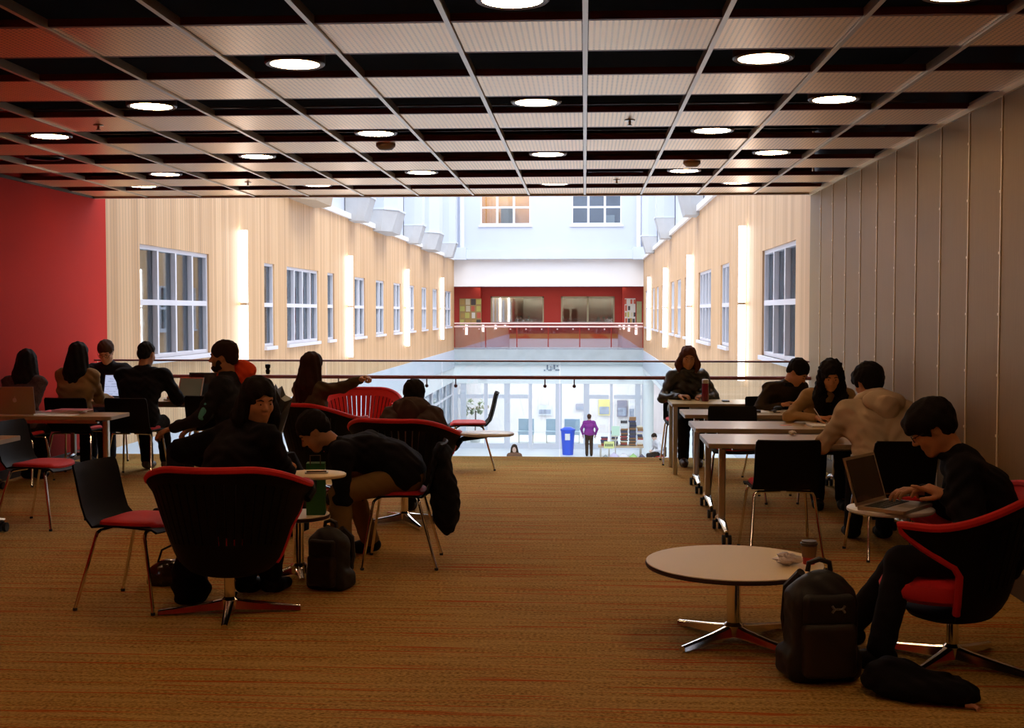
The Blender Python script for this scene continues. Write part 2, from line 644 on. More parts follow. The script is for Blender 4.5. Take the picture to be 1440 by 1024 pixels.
def side_window(X, sg, y0, y1, ncol):
    """sg=+1: wall on the left, opening faces +x"""
    wc[0] += 1
    wt = struct(bpy.data.objects.new('window_%d' % wc[0], None))
    COL.objects.link(wt)
    wt.location = (X, y0, WZ0)
    L = y1 - y0
    H = WZ1 - WZ0
    d = lambda a: -sg * a          # depth behind wall face
    fw = 0.055 if ncol > 1 else 0.045

    def bx(nm, dep0, dep1, a, b, c, e, m=WFRAME):
        xa, xb = sorted((d(dep0), d(dep1)))
        return MB().box(xa, xb, a, b, c, e).obj(nm, m, wt)
    bx('sill', -0.05, 0.16, -0.03, L + 0.03, -0.06, 0.0)
    bx('frame_top', 0.03, 0.12, 0, L, H - fw, H)
    bx('frame_bottom', 0.03, 0.12, 0, L, 0, fw)
    bx('frame_side', 0.03, 0.12, 0, fw, fw, H - fw)
    bx('frame_side', 0.03, 0.12, L - fw, L, fw, H - fw)
    bx('transom', 0.02, 0.12, fw, L - fw, H * 0.5 - 0.035, H * 0.5 + 0.035)
    for i in range(1, ncol):
        y = L * i / ncol
        bx('mullion', 0.02, 0.12, y - 0.03, y + 0.03, fw, H * 0.5 - 0.035)
        bx('mullion', 0.02, 0.12, y - 0.03, y + 0.03, H * 0.5 + 0.035, H - fw)
    for i in range(ncol):
        a = max(fw, L * i / ncol + 0.03) if i else fw
        b = L * (i + 1) / ncol - 0.03 if i < ncol - 1 else L - fw
        for z0, z1 in ((fw, H * 0.5 - 0.035), (H * 0.5 + 0.035, H - fw)):
            bx('pane', 0.085, 0.091, a, b, z0, z1, GLASSW)
    # blind strips behind the glass
    k = max(2, int(L / 0.35))
    for i in range(k):
        a = L * i / k
        b = a + L / k * (0.55 + 0.25 * ((i * 7) % 3) / 2)
        bx('blind', 0.20, 0.22, a, b, 0.0, H, BLIND)
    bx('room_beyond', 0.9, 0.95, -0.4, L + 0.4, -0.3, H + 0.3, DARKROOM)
    return wt


LW = [(14.9, 17.7, 4), (20.8, 21.5, 1), (22.4, 25.1, 4), (26.0, 26.7, 1), (29.1, 30.5, 2), (32.1, 33.5, 2), (35.1, 36.5, 2), (38.1, 39.5, 2),
      (41.2, 42.6, 2), (44.2, 45.6, 2), (48.2, 50.4, 2)]
RW = [(14.5, 17.2, 3), (21.1, 22.4, 2), (24.1, 26.7, 4), (29.0, 30.4, 2), (31.6, 33.0, 2), (33.9, 35.3, 2), (38.1, 39.5, 2), (41.0, 42.4, 2), (43.4, 44.8, 2), (48.2, 50.0, 2)]
holed_wall('wall_atrium_left', XL - 0.3, XL - 0.02, 13.78, YF, 0.0, 3.8, [(a, b) for a, b, c in LW], SLATW, 1)
holed_wall('wall_atrium_right', XR + 0.02, XR + 0.3, 13.5, YF, 0.0, 3.8, [(a, b) for a, b, c in RW], SLATW, -1)
for a, b, c in LW:
    side_window(XL - 0.02, 1, a, b, c)
for a, b, c in RW:
    side_window(XR + 0.02, -1, a, b, c)

# vertical light tubes on the slatted walls
tm = MB().tube([(0, 0, 0), (0, 0, 1.16)], 0.055, 12).mesh('tube', TUBE, True)
cpm = MB().box(-0.05, 0.05, -0.05, 0.05, -0.02, 0.02).mesh('clip', STEEL)
for X, ys, lb in ((XL + 0.055, (19.3, 28.2, 37.4, 46.7), 'tall vertical light tube on the slatted wall continuing the red wall'), (XR - 0.055, (18.8, 28.3, 36.7, 45.9), 'tall vertical light tube on the slatted wall continuing the metal panelled wall')):
    for y in ys:
        t = thing('wall_light', lb, 'light', (X, y, 0.55), 0, lb.replace('tall vertical light tube', 'light tubes'))
        link('tube', tm, t)
        o = link('tube', tm, t)
        o.location = (0, 0, 1.2)
        o = link('clip', cpm, t)
        o.location = (0, 0, 1.18)

# upper storeys
UP = 13.0
struct(MB().box(XL - 0.5, XL - 0.12, 13.78, YF, 3.8, UP).obj('wall_upper_left', PALE))
struct(MB().box(XR + 0.12, XR + 0.5, 13.5, YF, 3.8, UP).obj('wall_upper_right', PALE))
struct(MB().box(XL - 0.3, XR + 0.3, 13.47, 13.8, 3.6, UP).obj('wall_upper_near', PALE))
struct(MB().box(XL - 0.15, XL + 0.05, 13.8, YF, 3.78, 3.90).obj('trim_4', WHITE))
struct(MB().box(XR - 0.05, XR + 0.15, 13.8, YF, 3.78, 3.90).obj('trim_5', WHITE))


def corbel(name, label, X, sg, y0, y1, d0, d1, z0, z1, chamf=0.0, up=True, grp=None, m=CONC, winds=False):
    """concrete bracket growing from d0 (bottom) to d1 (top) off the wall, with the pale shaft it carries"""
    t = thing(name, label, 'corbel' if not up else 'bay', (X, (y0 + y1) / 2, z0), 0, grp)
    h = (y1 - y0) / 2
    vs = []
    for d, z, c in ((d0, 0, chamf * 0.7), (d1, z1 - z0, chamf)):
        vs += [(-0.1 * sg, -h, z), (sg * d * 0.45, -h, z), (sg * d, -h + c, z), (sg * d, h - c, z), (sg * d * 0.45, h, z), (-0.1 * sg, h, z)]
    fs = [(0, 1, 2, 3, 4, 5), (6, 7, 8, 9, 10, 11)] + [(i, (i + 1) % 6, 6 + (i + 1) % 6, 6 + i) for i in range(6)]
    MB().add(vs, fs).obj('bracket', m, t)
    if up:
        s = 0.93
        vs = []
        for z in (z1 - z0, UP - z0):
            vs += [(-0.1 * sg, -h * s, z), (sg * d1 * 0.45, -h * s, z), (sg * d1 * s, -h * s + chamf, z), (sg * d1 * s, h * s - chamf, z), (sg * d1 * 0.45, h * s, z), (-0.1 * sg, h * s, z)]
        MB().add(vs, fs).obj('shaft', PALE, t)
        # thin projecting band between bracket and shaft
        vs = []
        for z in (z1 - z0 - 0.02, z1 - z0 + 0.03):
            e = 1.02
            vs += [(-0.1 * sg, -h * e, z), (sg * d1 * 0.47, -h * e, z), (sg * d1 * e, -h * e + chamf, z), (sg * d1 * e, h * e - chamf, z), (sg * d1 * 0.47, h * e, z), (-0.1 * sg, h * e, z)]
        MB().add(vs, fs).obj('cap', FASCIA, t)
        if winds:
            for zz in (2.2, 5.2):
                f = MB().box(sg * d1 * s - 0.03, sg * d1 * s + 0.03, -h * s + chamf + 0.15, h * s - chamf - 0.15, zz, zz + 1.5).obj('window', WFRAME, t)
                for q in range(3):
                    ww = (2 * (h * s - chamf) - 0.5) / 3
                    a = -h * s + chamf + 0.2 + q * (ww + 0.05)
                    MB().box(sg * d1 * s - 0.05, sg * d1 * s + 0.05, a, a + ww, zz + 0.08, zz + 1.42).obj('pane', BLIND, f)
    return t


GC = 'concrete brackets above the slatted walls'
corbel('bay_window', 'first concrete footed bay above the slatted wall continuing the red wall', XL, 1, 22.6, 24.7, 0.42, 0.55, 3.72, 4.3, 0.5, True, None, CONCW, True)
corbel('bay_window', 'second concrete footed bay above the slatted wall continuing the red wall', XL, 1, 31.7, 33.9, 0.42, 0.58, 3.72, 4.3, 0.5, True, None, CONC, True)
corbel('bay_window', 'third concrete footed bay above the slatted wall, by the far white wall', XL, 1, 41.0, 43.2, 0.42, 0.58, 3.72, 4.3, 0.5, True, None, CONC, True)
for y in (28.4, 37.7, 47.4):
    corbel('column_bracket', 'narrow tapered concrete bracket under a pale shaft between the bays', XL, 1, y, y + 0.8, 0.33, 0.50, 3.74, 4.3, 0.05, True, 'narrow brackets between the bays')
for y in (26.6, 35.0, 43.5):
    corbel('column_bracket', 'narrow tapered concrete bracket above the slatted wall beside the metal panels', XR, -1, y, y + 0.8, 0.28, 0.44, 3.70, 4.3, 0.05, True, 'brackets above the slatted wall beside the metal panels')

# ------------------------------------------------------------------ far wall
def zf(y, Y=YF):
    return 1.6 - (y - 439) * Y / 1715


def xf(x, Y=YF):
    return (x - 822) * Y / 1715


# upper far wall with two window openings
wins = [(xf(676), xf(746)), (xf(804), xf(873))]
fz0, fz1 = zf(317), zf(317) + 2.6
mb = MB()
xs = XL - 0.3
for a, b in wins:
    mb.box(xs, a, YF, YF + 0.3, zf(365), UP)
    mb.box(a, b, YF, YF + 0.3, zf(365), fz0)
    mb.box(a, b, YF, YF + 0.3, fz1, UP)
    xs = b
mb.box(xs, XR + 0.3, YF, YF + 0.3, zf(365), UP)
struct(mb.obj('wall_far_upper', PALE))
for i, (a, b) in enumerate(wins):
    wc[0] += 1
    wt = struct(bpy.data.objects.new('window_%d' % wc[0], None))
    COL.objects.link(wt)
    wt.location = (a, YF, fz0)
    L, H = b - a, fz1 - fz0
    MB().box(-0.08, L + 0.08, -0.06, 0.14, -0.08, 0.0).obj('sill', WFRAME, wt)
    for q in range(4):
        MB().box(L * q / 3 - 0.045, L * q / 3 + 0.045, 0.02, 0.12, 0, H).obj('mullion', WFRAME, wt)
    for q in range(4):
        MB().box(0.04, L - 0.04, 0.03, 0.11, q * 0.70, q * 0.70 + 0.08).obj('transom', WFRAME, wt)
    for q in range(3):
        for z in (0.08, 0.78, 1.48):
            MB().box(L * q / 3 + 0.045, L * (q + 1) / 3 - 0.045, 0.08, 0.086, z, z + 0.62).obj('pane', GLASSW, wt)
    rm_ = MB()
    rm_.box(-0.3, L + 0.3, 1.9, 2.0, -0.4, H + 0.3)
    rm_.box(-0.35, -0.3, 0.3, 2.0, -0.4, H + 0.3)
    rm_.box(L + 0.3, L + 0.35, 0.3, 2.0, -0.4, H + 0.3)
    rm_.box(-0.3, L + 0.3, 0.3, 2.0, -0.5, -0.4)
    rm_.obj('room_beyond', mat('room_ochre', (0.62, 0.36, 0.10), rough=0.8, var=0.3, vscale=1.2) if i == 0 else mat('room_slate', (0.24, 0.22, 0.26), rough=0.8, var=0.4, vscale=0.8), wt)
    if i == 0:
        MB().box(0.75, 1.35, 1.6, 1.8, 0.0, 0.85).obj('bookcase', mat('dark_green_wood', (0.08, 0.09, 0.05)), wt)
        MB().lathe([(0.2, -0.02), (0.2, 0.02)], n=18).obj('wall_clock', mat('clock_brass', (0.55, 0.33, 0.07)), wt).matrix_local = MT((0.95, 1.85, 1.85), 0, R(90))
        area_light('office_lamp', (a + L / 2, YF + 1.1, fz1 - 0.1), 1.2, 0.8, 130, (1, 0.8, 0.5))
    else:
        MB().prism([(-0.2, -0.1), (0.2, -0.1), (0.1, 0.1), (-0.1, 0.1)], 0.0, 0.4).obj('lamp_shade', WHITEPL, wt).location = (1.6, 0.5, 0.03)
# ledge with end blocks, white band
MBl = MB().box(XL - 0.1, XR + 0.1, YF - 0.35, YF, zf(365), zf(352))
MBl.box(XL - 0.1, XL + 0.55, YF - 0.6, YF, zf(366), zf(349))
MBl.box(XR - 0.45, XR + 0.1, YF - 0.6, YF, zf(366), zf(349))
struct(MBl.obj('trim_6', FASCIA))
struct(MB().box(XL - 0.3, XR + 0.3, YF, YF + 0.4, zf(403), zf(365)).obj('wall_far_band', WHITE))
for x in (650, 897, 906):
    struct(MB().tube([(xf(x), YF - 0.2, zf(352)), (xf(x), YF - 0.2, UP)], 0.10, 8).obj('trim_7' if x == 650 else ('trim_8' if x == 897 else 'trim_9'), WFRAME, None, True))
# red recess with balcony floor
RB = YF + 2.0
struct(MB().box(XL - 0.3, XR + 0.3, YF, RB + 0.3, -0.35, 0.06).obj('floor_far_balcony', FASCIA))
rx = [(xf(690, RB), xf(765, RB)), (xf(789, RB), xf(864, RB))]
rz0, rz1 = zf(456, RB), zf(417, RB)
mb = MB()
xs = XL - 0.3
for a, b in rx:
    mb.box(xs, a, RB, RB + 0.2, 0.06, 2.9)
    mb.box(a, b, RB, RB + 0.2, 0.06, rz0)
    mb.box(a, b, RB, RB + 0.2, rz1, 2.9)
    xs = b
mb.box(xs, XR + 0.3, RB, RB + 0.2, 0.06, 2.9)
struct(mb.obj('wall_far_red', REDFAR))
struct(MB().box(XL - 0.3, XR + 0.3, YF + 0.4, RB + 0.2, zf(403), zf(403) + 0.1).obj('ceiling_far_balcony', mat('far_soffit', (0.25, 0.1, 0.14))))
area_light('balcony_ceiling_lamp', (-1.5, YF + 1.1, zf(403) - 0.03), 6.5, 0.5, 16, (1, 0.85, 0.7))
struct(MB().box(XL - 0.3, xf(672), RB - 0.8, RB, 0.06, 2.9).obj('wall_far_pier_left', REDFAR))
struct(MB().box(xf(876), XR + 0.3, RB - 0.8, RB, 0.06, 2.9).obj('wall_far_pier_right', REDFAR))
for i, (a, b) in enumerate(rx):
    wc[0] += 1
    wt = struct(bpy.data.objects.new('window_%d' % wc[0], None))
    COL.objects.link(wt)
    wt.location = (a, RB, rz0)
    L, H = b - a, rz1 - rz0
    FRM = mat('brass_frame', (0.42, 0.34, 0.2), rough=0.4)
    for p in ((0, L, 0, 0.06), (0, L, H - 0.06, H), (0, 0.06, 0, H), (L - 0.06, L, 0, H)) + (((L / 2 - 0.04, L / 2 + 0.04, 0, H),) if i else ()):
        MB().box(p[0], p[1], -0.03, 0.08, p[2], p[3]).obj('frame', FRM, wt)
    MB().box(0.06, L - 0.06, 0.02, 0.026, 0.06, H - 0.06).obj('pane', make_glass('balcony_glass_%d' % i, (0.7, 0.72, 0.7), 0.9), wt)
    MB().box(-0.2, L + 0.2, 0.7, 0.75, -0.2, H + 0.2).obj('room_beyond', mat('far_room_grey', (0.62, 0.56, 0.46), rough=0.7, var=0.5, vscale=1.1), wt)
    for q in range(4 if i == 0 else 2):
        MB().box(0.12 + q * 0.35, 0.36 + q * 0.35, 0.45, 0.47, 0.06, H * (0.95 if i == 0 else 0.55)).obj('blind', mat('far_blind', (0.42, 0.36, 0.26), rough=0.8), wt)
area_light('far_room_fill', (-1.5, RB + 0.42, rz1 - 0.02), 6.0, 0.3, 60, (1, 0.92, 0.8))  # added fill light that brightens the rooms behind the balcony windows
# notice boards
def notice_board(label, x0, x1, y0, y1, Yb, seed, back):
    r2 = random.Random(seed)
    a, b = xf(x0, Yb), xf(x1, Yb)
    z0, z1 = zf(y1, Yb), zf(y0, Yb)
    t = thing('notice_board', label, 'notice board', ((a + b) / 2, Yb, z0))
    Lb, Hb = b - a, z1 - z0
    MB().box(-Lb / 2, Lb / 2, -0.04, 0, 0, Hb).obj('board', back, t)
    for rr in range(4):
        for cc in range(4):
            w_, h_ = Lb / 4 * r2.uniform(.6, .9), Hb / 4 * r2.uniform(.6, .9)
            x = -Lb / 2 + Lb / 4 * (cc + .5) + r2.uniform(-.02, .02)
            z = Hb / 4 * (rr + .5)
            c = r2.choice([(.7, .6, .4), (.08, .06, .05), (.75, .7, .6), (.5, .3, .08), (.55, .5, .12), (.6, .12, .06)])
            MB().box(x - w_ / 2, x + w_ / 2, -0.05, -0.04, z - h_ / 2, z + h_ / 2).obj('note', mat('note_%d' % int(c[0] * 100 + c[2] * 7), c), t)


notice_board('cork notice board crowded with papers beside the far red wall windows', 646, 677, 420, 458, RB - 0.81, 3, mat('cork', (0.42, 0.26, 0.09)))
notice_board('white notice board with rows of black photos on the far red wall', 878, 893, 420, 456, RB - 0.81, 5, mat('white_board', (0.75, 0.68, 0.6)))
o = MB().box(-0.11, 0.11, -0.03, 0, 0, 0.95).obj('poster', mat('olive_poster', (0.40, 0.36, 0.16), var=0.3, vscale=3))
o.location = (2.34, RB - 0.81, zf(455, RB - .81))
tag(o, 'olive poster on the far red wall next to the white notice board', 'poster')
# far balustrade
fg = thing('glass_balustrade', 'far glass balustrade with pale twin rails below the red wall', 'balustrade', (0, YF - 0.05, 0.06))
n_ = 6
for q in range(n_):
    a = XL + (XR - XL) * q / n_
    MB().box(a + 0.02, a + (XR - XL) / n_ - 0.02, -0.01, 0.01, -0.1, 1.0).obj('pane', make_glass('far_guard_glass', (0.84, 0.82, 0.84), 0.5) if q == 0 else MATS['far_guard_glass'], fg)
PRAIL = mat('pale_pink_rail', (0.80, 0.55, 0.50), rough=0.35)
MB().tube([(XL, 0, zf(455) - .06), (XR, 0, zf(455) - .06)], 0.035).obj('cap_rail', PRAIL, fg, True)
MB().tube([(XL, -0.1, zf(459.5) - .06), (XR, -0.1, zf(459.5) - .06)], 0.035).obj('handrail', PRAIL, fg, True)
for q in range(12):
    MB().lathe([(0.0, -.04), (.04, 0), (0, .04)], (XL + .4 + q * .66, -0.12, zf(463) - .06), 8).obj('bracket', PRAIL, fg, True)
# fascia + white band + dark lettering
struct(MB().box(XL - 0.3, XR + 0.3, YF - 0.1, YF + 0.4, zf(513), 0.02).obj('trim_10', mat('stone_fascia', (0.42, 0.48, 0.50), rough=0.3, var=0.25, vscale=1.5)))
struct(MB().box(XL - 0.3, XR + 0.3, YF, YF + 0.4, zf(540), zf(513)).obj('wall_far_white', WHITEG))
lt = MB()
for a, b, c, d in ((765, 767, 520, 522), (769, 771, 513.5, 520), (771, 776, 520, 521.5), (776, 777, 516, 520), (778.5, 781, 513, 519.5), (781, 787, 519.5, 521.5), (783, 785, 514, 516), (774, 775, 515, 520)):
    lt.box(xf(a), xf(b), YF - 0.03, YF, zf(d), zf(c))
tag(lt.obj('wall_lettering', mat('slate_letter', (0.22, 0.28, 0.36))), 'short dark lettering on the white band above the glass doors', 'lettering')
for x in (675, 870):
    o = MB().box(xf(x), xf(x + 10), YF - 0.04, YF, zf(534), zf(531)).obj('wall_plate', mat('pale_pink_plate', (0.75, 0.62, 0.66)))
    tag(o, 'small pale pink plate at the foot of the white band', 'plate', 'pale plates above the doors')

# lower side walls
struct(MB().box(XL - 0.3, XL, 13.5, YF, -0.75, -0.0).obj('trim_11', FASCIA))
struct(MB().box(XR, XR + 0.3, 13.5, YF, -0.75, -0.0).obj('trim_12', FASCIA))
struct(MB().box(XL - 0.3, XL - 0.04, 13.5, 38.0, ZL, -0.77).obj('wall_lower_left', WHITEG))
struct(MB().box(XR + 0.04, XR + 0.3, 13.5, 37.0, ZL, -0.77).obj('wall_lower_right', WHITEG))
struct(MB().box(XL, XR, 13.38, 13.5, ZL, -0.36).obj('wall_lower_near', WHITEG))
struct(MB().box(XL - 0.3, XL - 0.04, 38.0, YF, ZL, ZL + 0.35).obj('wall_lower_sill', WHITEG))
struct(MB().box(XL - 0.3, XL - 0.04, 38.0, YF, -1.35, -0.77).obj('wall_lower_header', WHITEG))
wc[0] += 1
wt = struct(bpy.data.objects.new('window_%d' % wc[0], None))
COL.objects.link(wt)
wt.location = (XL - 0.15, 38.0, ZL + 0.35)
for q in range(7):
    y = q * 2.25
    MB().box(-0.06, 0.06, y - 0.06, y + 0.06, 0, 2.5).obj('mullion', WFRAME, wt)
    if q < 6:
        MB().box(-0.01, 0.0, y + 0.06, y + 2.19, 0, 2.5).obj('pane', GLASSW, wt)
MB().box(-0.05, 0.05, 0, 13.5, 1.9, 1.98).obj('transom', WFRAME, wt)
MB().box(-3.1, -3.0, -1, 15, -0.4, 3).obj('room_beyond', mat('lobby_wall', (0.72, 0.66, 0.68), rough=0.7, var=0.2, vscale=0.7), wt)
# right side under the wall: columns and an ochre wall beyond
struct(MB().box(5.6, 5.8, 36, 60, ZL, 0).obj('wall_lower_far_right', WHITEG))
struct(MB().box(XR + 0.3, 5.8, 36.8, 37.0, ZL, -0.77).obj('wall_lower_end', WHITEG))
struct(MB().box(XR, 5.8, 37.0, YF, -0.9, -0.76).obj('ceiling_lower_right', WHITEG))
area_light('passage_ceiling_lamp', (4.0, 44.0, -0.95), 1.5, 9.0, 110, (1, 0.96, 0.92))
o = struct(MB().box(4.9, 5.6, 47.2, 47.5, ZL, -1.0).obj('wall_ochre', mat('ochre_panel', (0.62, 0.26, 0.05))))
for i, y in enumerate((50.6,)):
    struct(MB().lathe([(0.22, 0), (0.22, -0.76 - ZL)], (XR + 0.2, y, ZL), 14).obj('column_%d' % (i + 1), WHITEG, None, True))

# glass shopfront of the lower far wall
sf = struct(bpy.data.objects.new('door_1', None))
COL.objects.link(sf)
sf.location = (0, YF + 0.1, ZL)
HT = zf(540) - ZL
SFR = mat('shopfront_frame', (0.70, 0.72, 0.80), rough=0.4)
posts = [(640, 6), (651, 8), (683, 5), (713, 8), (746, 5), (786, 9), (825, 8), (860, 4), (897, 7), (906, 6)]
for x, wpx in posts:
    MB().box(xf(x - wpx / 2), xf(x + wpx / 2), -0.08, 0.08, 0, HT).obj('post', SFR, sf)
zt = zf(557) - ZL
for (x0, _), (x1, _) in zip(posts[:-1], posts[1:]):
    a, b = xf(x0) + 0.1, xf(x1) - 0.1
    if 746 <= x0 <= 786:
        MB().box(a, b, -0.004, 0.004, 0.1, HT).obj('pane', GLASS, sf)
    else:
        MB().box(a, b, -0.06, 0.06, zt - 0.12, zt + 0.05).obj('transom', SFR, sf)
        MB().box(a, b, -0.004, 0.004, 0.1, zt - 0.12).obj('pane', GLASS, sf)
        MB().box(a, b, -0.004, 0.004, zt + 0.05, HT).obj('pane', GLASS, sf)
    MB().box(a, b, -0.05, 0.05, 0.0, 0.22).obj('kick_plate', SFR, sf)
struct(MB().box(-8, 8, 58.5, 58.7, ZL, 0).obj('wall_lobby', mat('lobby_pink', (0.86, 0.80, 0.82), rough=0.7, var=0.1, vscale=0.5)))
struct(MB().box(-8, 8, YF + 0.5, 58.5, -0.95, -0.8).obj('ceiling_lobby', WHITE))
# things seen in the lobby
def lobby_box(nm, lb, cat, x0, x1, y0, y1, Y, c, legs=False, grp=None):
    a, b = xf(x0, Y), xf(x1, Y)
    z0 = zf(y1, Y)
    t = thing(nm, lb, cat, ((a + b) / 2, Y, max(z0, ZL)), 0, grp)
    Lb, Hb = b - a, zf(y0, Y) - max(z0, ZL)
    m = mat('lobby_%s_%d_%d' % (nm, int(c[0] * 99), int(c[2] * 99)), c, var=0.2, vscale=3)
    if legs:
        MB().rbox(-Lb / 2, Lb / 2, -0.25, 0.25, Hb * 0.35, Hb * 0.5, 0.03).obj('seat', m, t)
        MB().rbox(-Lb / 2, Lb / 2, 0.18, 0.26, Hb * 0.5, Hb, 0.03).obj('backrest', m, t)
        for sx in (-1, 1):
            MB().box(sx * Lb * .45 - .02, sx * Lb * .45 + .02, -0.2, 0.2, 0, Hb * .35).obj('leg', STEEL, t)
    else:
        MB().rbox(-Lb / 2, Lb / 2, -0.03, 0.03, 0, Hb, 0.02).obj('panel', m, t)
        MB().box(-Lb / 2 + .04, Lb / 2 - .04, -0.04, -0.03, .05, Hb * .55).obj('print', mat('lobby_print', (0.35, 0.38, 0.5), var=0.6, vscale=4), t)
    return t


GS = 'pale blue lobby seats behind the glass doors'
for x0 in (729, 768, 794):
    lobby_box('lobby_seat', 'pale blue lobby seat seen through the glass doors', 'seat', x0, x0 + 22, 590, 628, 54.0, (0.45, 0.58, 0.70), True, GS)
lobby_box('poster', 'pale poster with blue figure hung in the lobby behind the middle door', 'poster', 757, 776, 570, 584, 58.4, (0.75, 0.78, 0.86))
lobby_box('poster', 'violet grey poster hung in the lobby beside the pale lit wall', 'poster', 810, 822, 568, 577, 58.4, (0.42, 0.4, 0.5))
lobby_box('poster', 'yellow poster hung in the lobby over the purple sweater', 'poster', 842, 858, 562, 584, 58.4, (0.85, 0.72, 0.25))
lobby_box('poster', 'dark violet lettered banner in the lobby behind the book stall', 'poster', 868, 882, 563, 586, 58.4, (0.25, 0.22, 0.3))
lobby_box('poster', 'white banner with violet print in the lobby above the book stall', 'poster', 884, 893, 562, 590, 58.4, (0.85, 0.8, 0.88))
pt = thing('potted_plant', 'leafy green plant standing in the lobby behind the glass', 'plant', (xf(668, 54), 54.0, ZL))
MB().lathe([(0.22, 0), (0.3, 0.5), (0.27, 0.5)], n=14).obj('pot', WHITEPL, pt, True)
lv = MB()
for q in range(90):
    a, e = rnd.uniform(0, 6.28), rnd.uniform(-.2, 1.2)
    r0 = rnd.uniform(0.15, 0.7)
    c = Vector((r0 * math.cos(a) * math.cos(e), r0 * math.sin(a) * math.cos(e), 1.3 + r0 * math.sin(e)))
    M_ = MT(c, a, rnd.uniform(-1, 1))
    lv.add([M_ @ Vector(v) for v in ((0, -.12, 0), (.06, 0, .02), (0, .12, 0), (-.06, 0, .02))], [(0, 1, 2, 3)])
lv.obj('foliage', mat('leaf_green', (0.22, 0.27, 0.12), rough=0.6), pt)
MB().tube([(0, 0, .5), (0.02, 0, 1.4)], .03).obj('stem', BASEB, pt)

# recycling bin
rb_ = thing('recycling_bin', 'bright blue wheeled recycling bin with white notice by the glass doors', 'bin', (xf(799, 49.5), 49.5, ZL))
MB().lathe([(0.22, 0.0), (0.28, 0.95), (0.30, 0.97), (0.30, 1.0)], n=20).obj('body', mat('bin_blue', (0.02, 0.10, 0.75), rough=0.4), rb_, True)
MB().lathe([(0.31, 1.0), (0.31, 1.04), (0.15, 1.12), (0.0, 1.13)], n=20).obj('lid', mat('bin_blue', (0, 0, 1)), rb_, True)
MB().box(-0.11, 0.09, -0.30, -0.27, 0.62, 0.88).obj('notice', WHITEPL, rb_)

# book stall: stacked books, boxes and bags by the right end of the doors
stall = thing('stall_table', 'low trestle table carrying the heap of books by the glass doors', 'table', (xf(868, 48.8), 48.9, ZL))
MB().box(-0.75, 1.05, -0.35, 0.35, 0.40, 0.45).obj('top', mat('trestle', (0.5, 0.36, 0.22)), stall)
for sx in (-0.65, 0.95):
    for sy in (-.28, .28):
        MB().box(sx - .03, sx + .03, sy - .03, sy + .03, 0, .40).obj('leg', STEEL, stall)
bx0 = xf(868, 48.8)
palette = [('navy', (.05, .06, .14)), ('dark grey', (.06, .06, .07)), ('brown', (.28, .14, .06)), ('cream', (.75, .68, .55)), ('lilac', (.55, .5, .68)), ('tan', (.5, .34, .18)), ('white', (.8, .8, .82)), ('dark red', (.4, .05, .05))]
rb2 = random.Random(11)
for st, (sx, n, w_) in enumerate(((-0.5, 6, .30), (-0.1, 10, .3), (0.28, 18, .34), (0.62, 20, .34), (0.92, 14, .24))):
    z = ZL + 0.45
    for q in range(n):
        th = rb2.uniform(.04, .075)
        nm, c = palette[rb2.randrange(8)] if st not in (3,) else palette[rb2.choice([0, 1, 1, 2])]
        ww = min(w_ * rb2.uniform(.8, 1.05), .27)
        o = MB().rbox(-ww / 2, ww / 2, -.12, .12, 0, th - .004, .008).obj('book', mat('book_' + nm.replace(' ', '_'), c, rough=.6))
        o.location = (bx0 + sx + rb2.uniform(-.02, .02), 48.9 + rb2.uniform(-.03, .03), z)
        o.rotation_euler = (0, 0, rb2.uniform(-.05, .05))
        tag(o, '%s book stacked on the trestle table by the glass doors' % nm, 'book', '%s books of the stall' % nm)
        z += th
sg_ = thing('price_sign', 'yellow card sign with dark marks leaning at the book stall', 'sign', (xf(857, 48.3), 48.3, ZL))
MB().box(-.03, .03, -.01, .01, 0, .4).obj('stick', STEEL, sg_)
MB().box(-.2, .2, -.02, .0, .4, .68).obj('card', mat('sign_yellow', (.72, .75, .30)), sg_)
for q in range(4):
    MB().box(-.15 + q * .08, -.10 + q * .08, -.03, -.02, .48, .58).obj('mark', mat('sign_ink', (.08, .12, .08)), sg_)
sg_ = thing('price_sign', 'pale green card sign standing above the book stall', 'sign', (xf(866, 48.4), 48.4, ZL))
MB().box(-.02, .02, -.01, .01, 0, .95).obj('stick', STEEL, sg_)
MB().box(-.16, .16, -.02, .0, .9, 1.28).obj('card', mat('sign_mint', (.55, .75, .60)), sg_)

# ------------------------------------------------------------------ swivel lounge chairs
def lerp(a, b, t):
    return a + (b - a) * t


def sm(a, b, x):
    t = min(1, max(0, (x - a) / (b - a)))
    return t * t * (3 - 2 * t)


def shell_pt(th, v, off=0.0):
    """th degrees from the back (-y) direction, v 0 bottom .. 1 rim"""
    ath = abs(th)
    zt = lerp(0.80, 0.675, sm(25, 105, ath))
    rr = 0.235 + 0.165 * (v ** 0.8) - 0.03 * max(0, 1 - v * 5) ** 2 + off
    flare = 0.02 * sm(0.85, 1, v)
    rr += flare
    z = 0.235 + v * (zt - 0.235)
    return Vector((rr * 1.04 * math.sin(R(th)), -rr * 0.94 * math.cos(R(th)) + 0.02, z))


def thmax(v):
    return 84 + 40 * sm(0.50, 0.98, v)


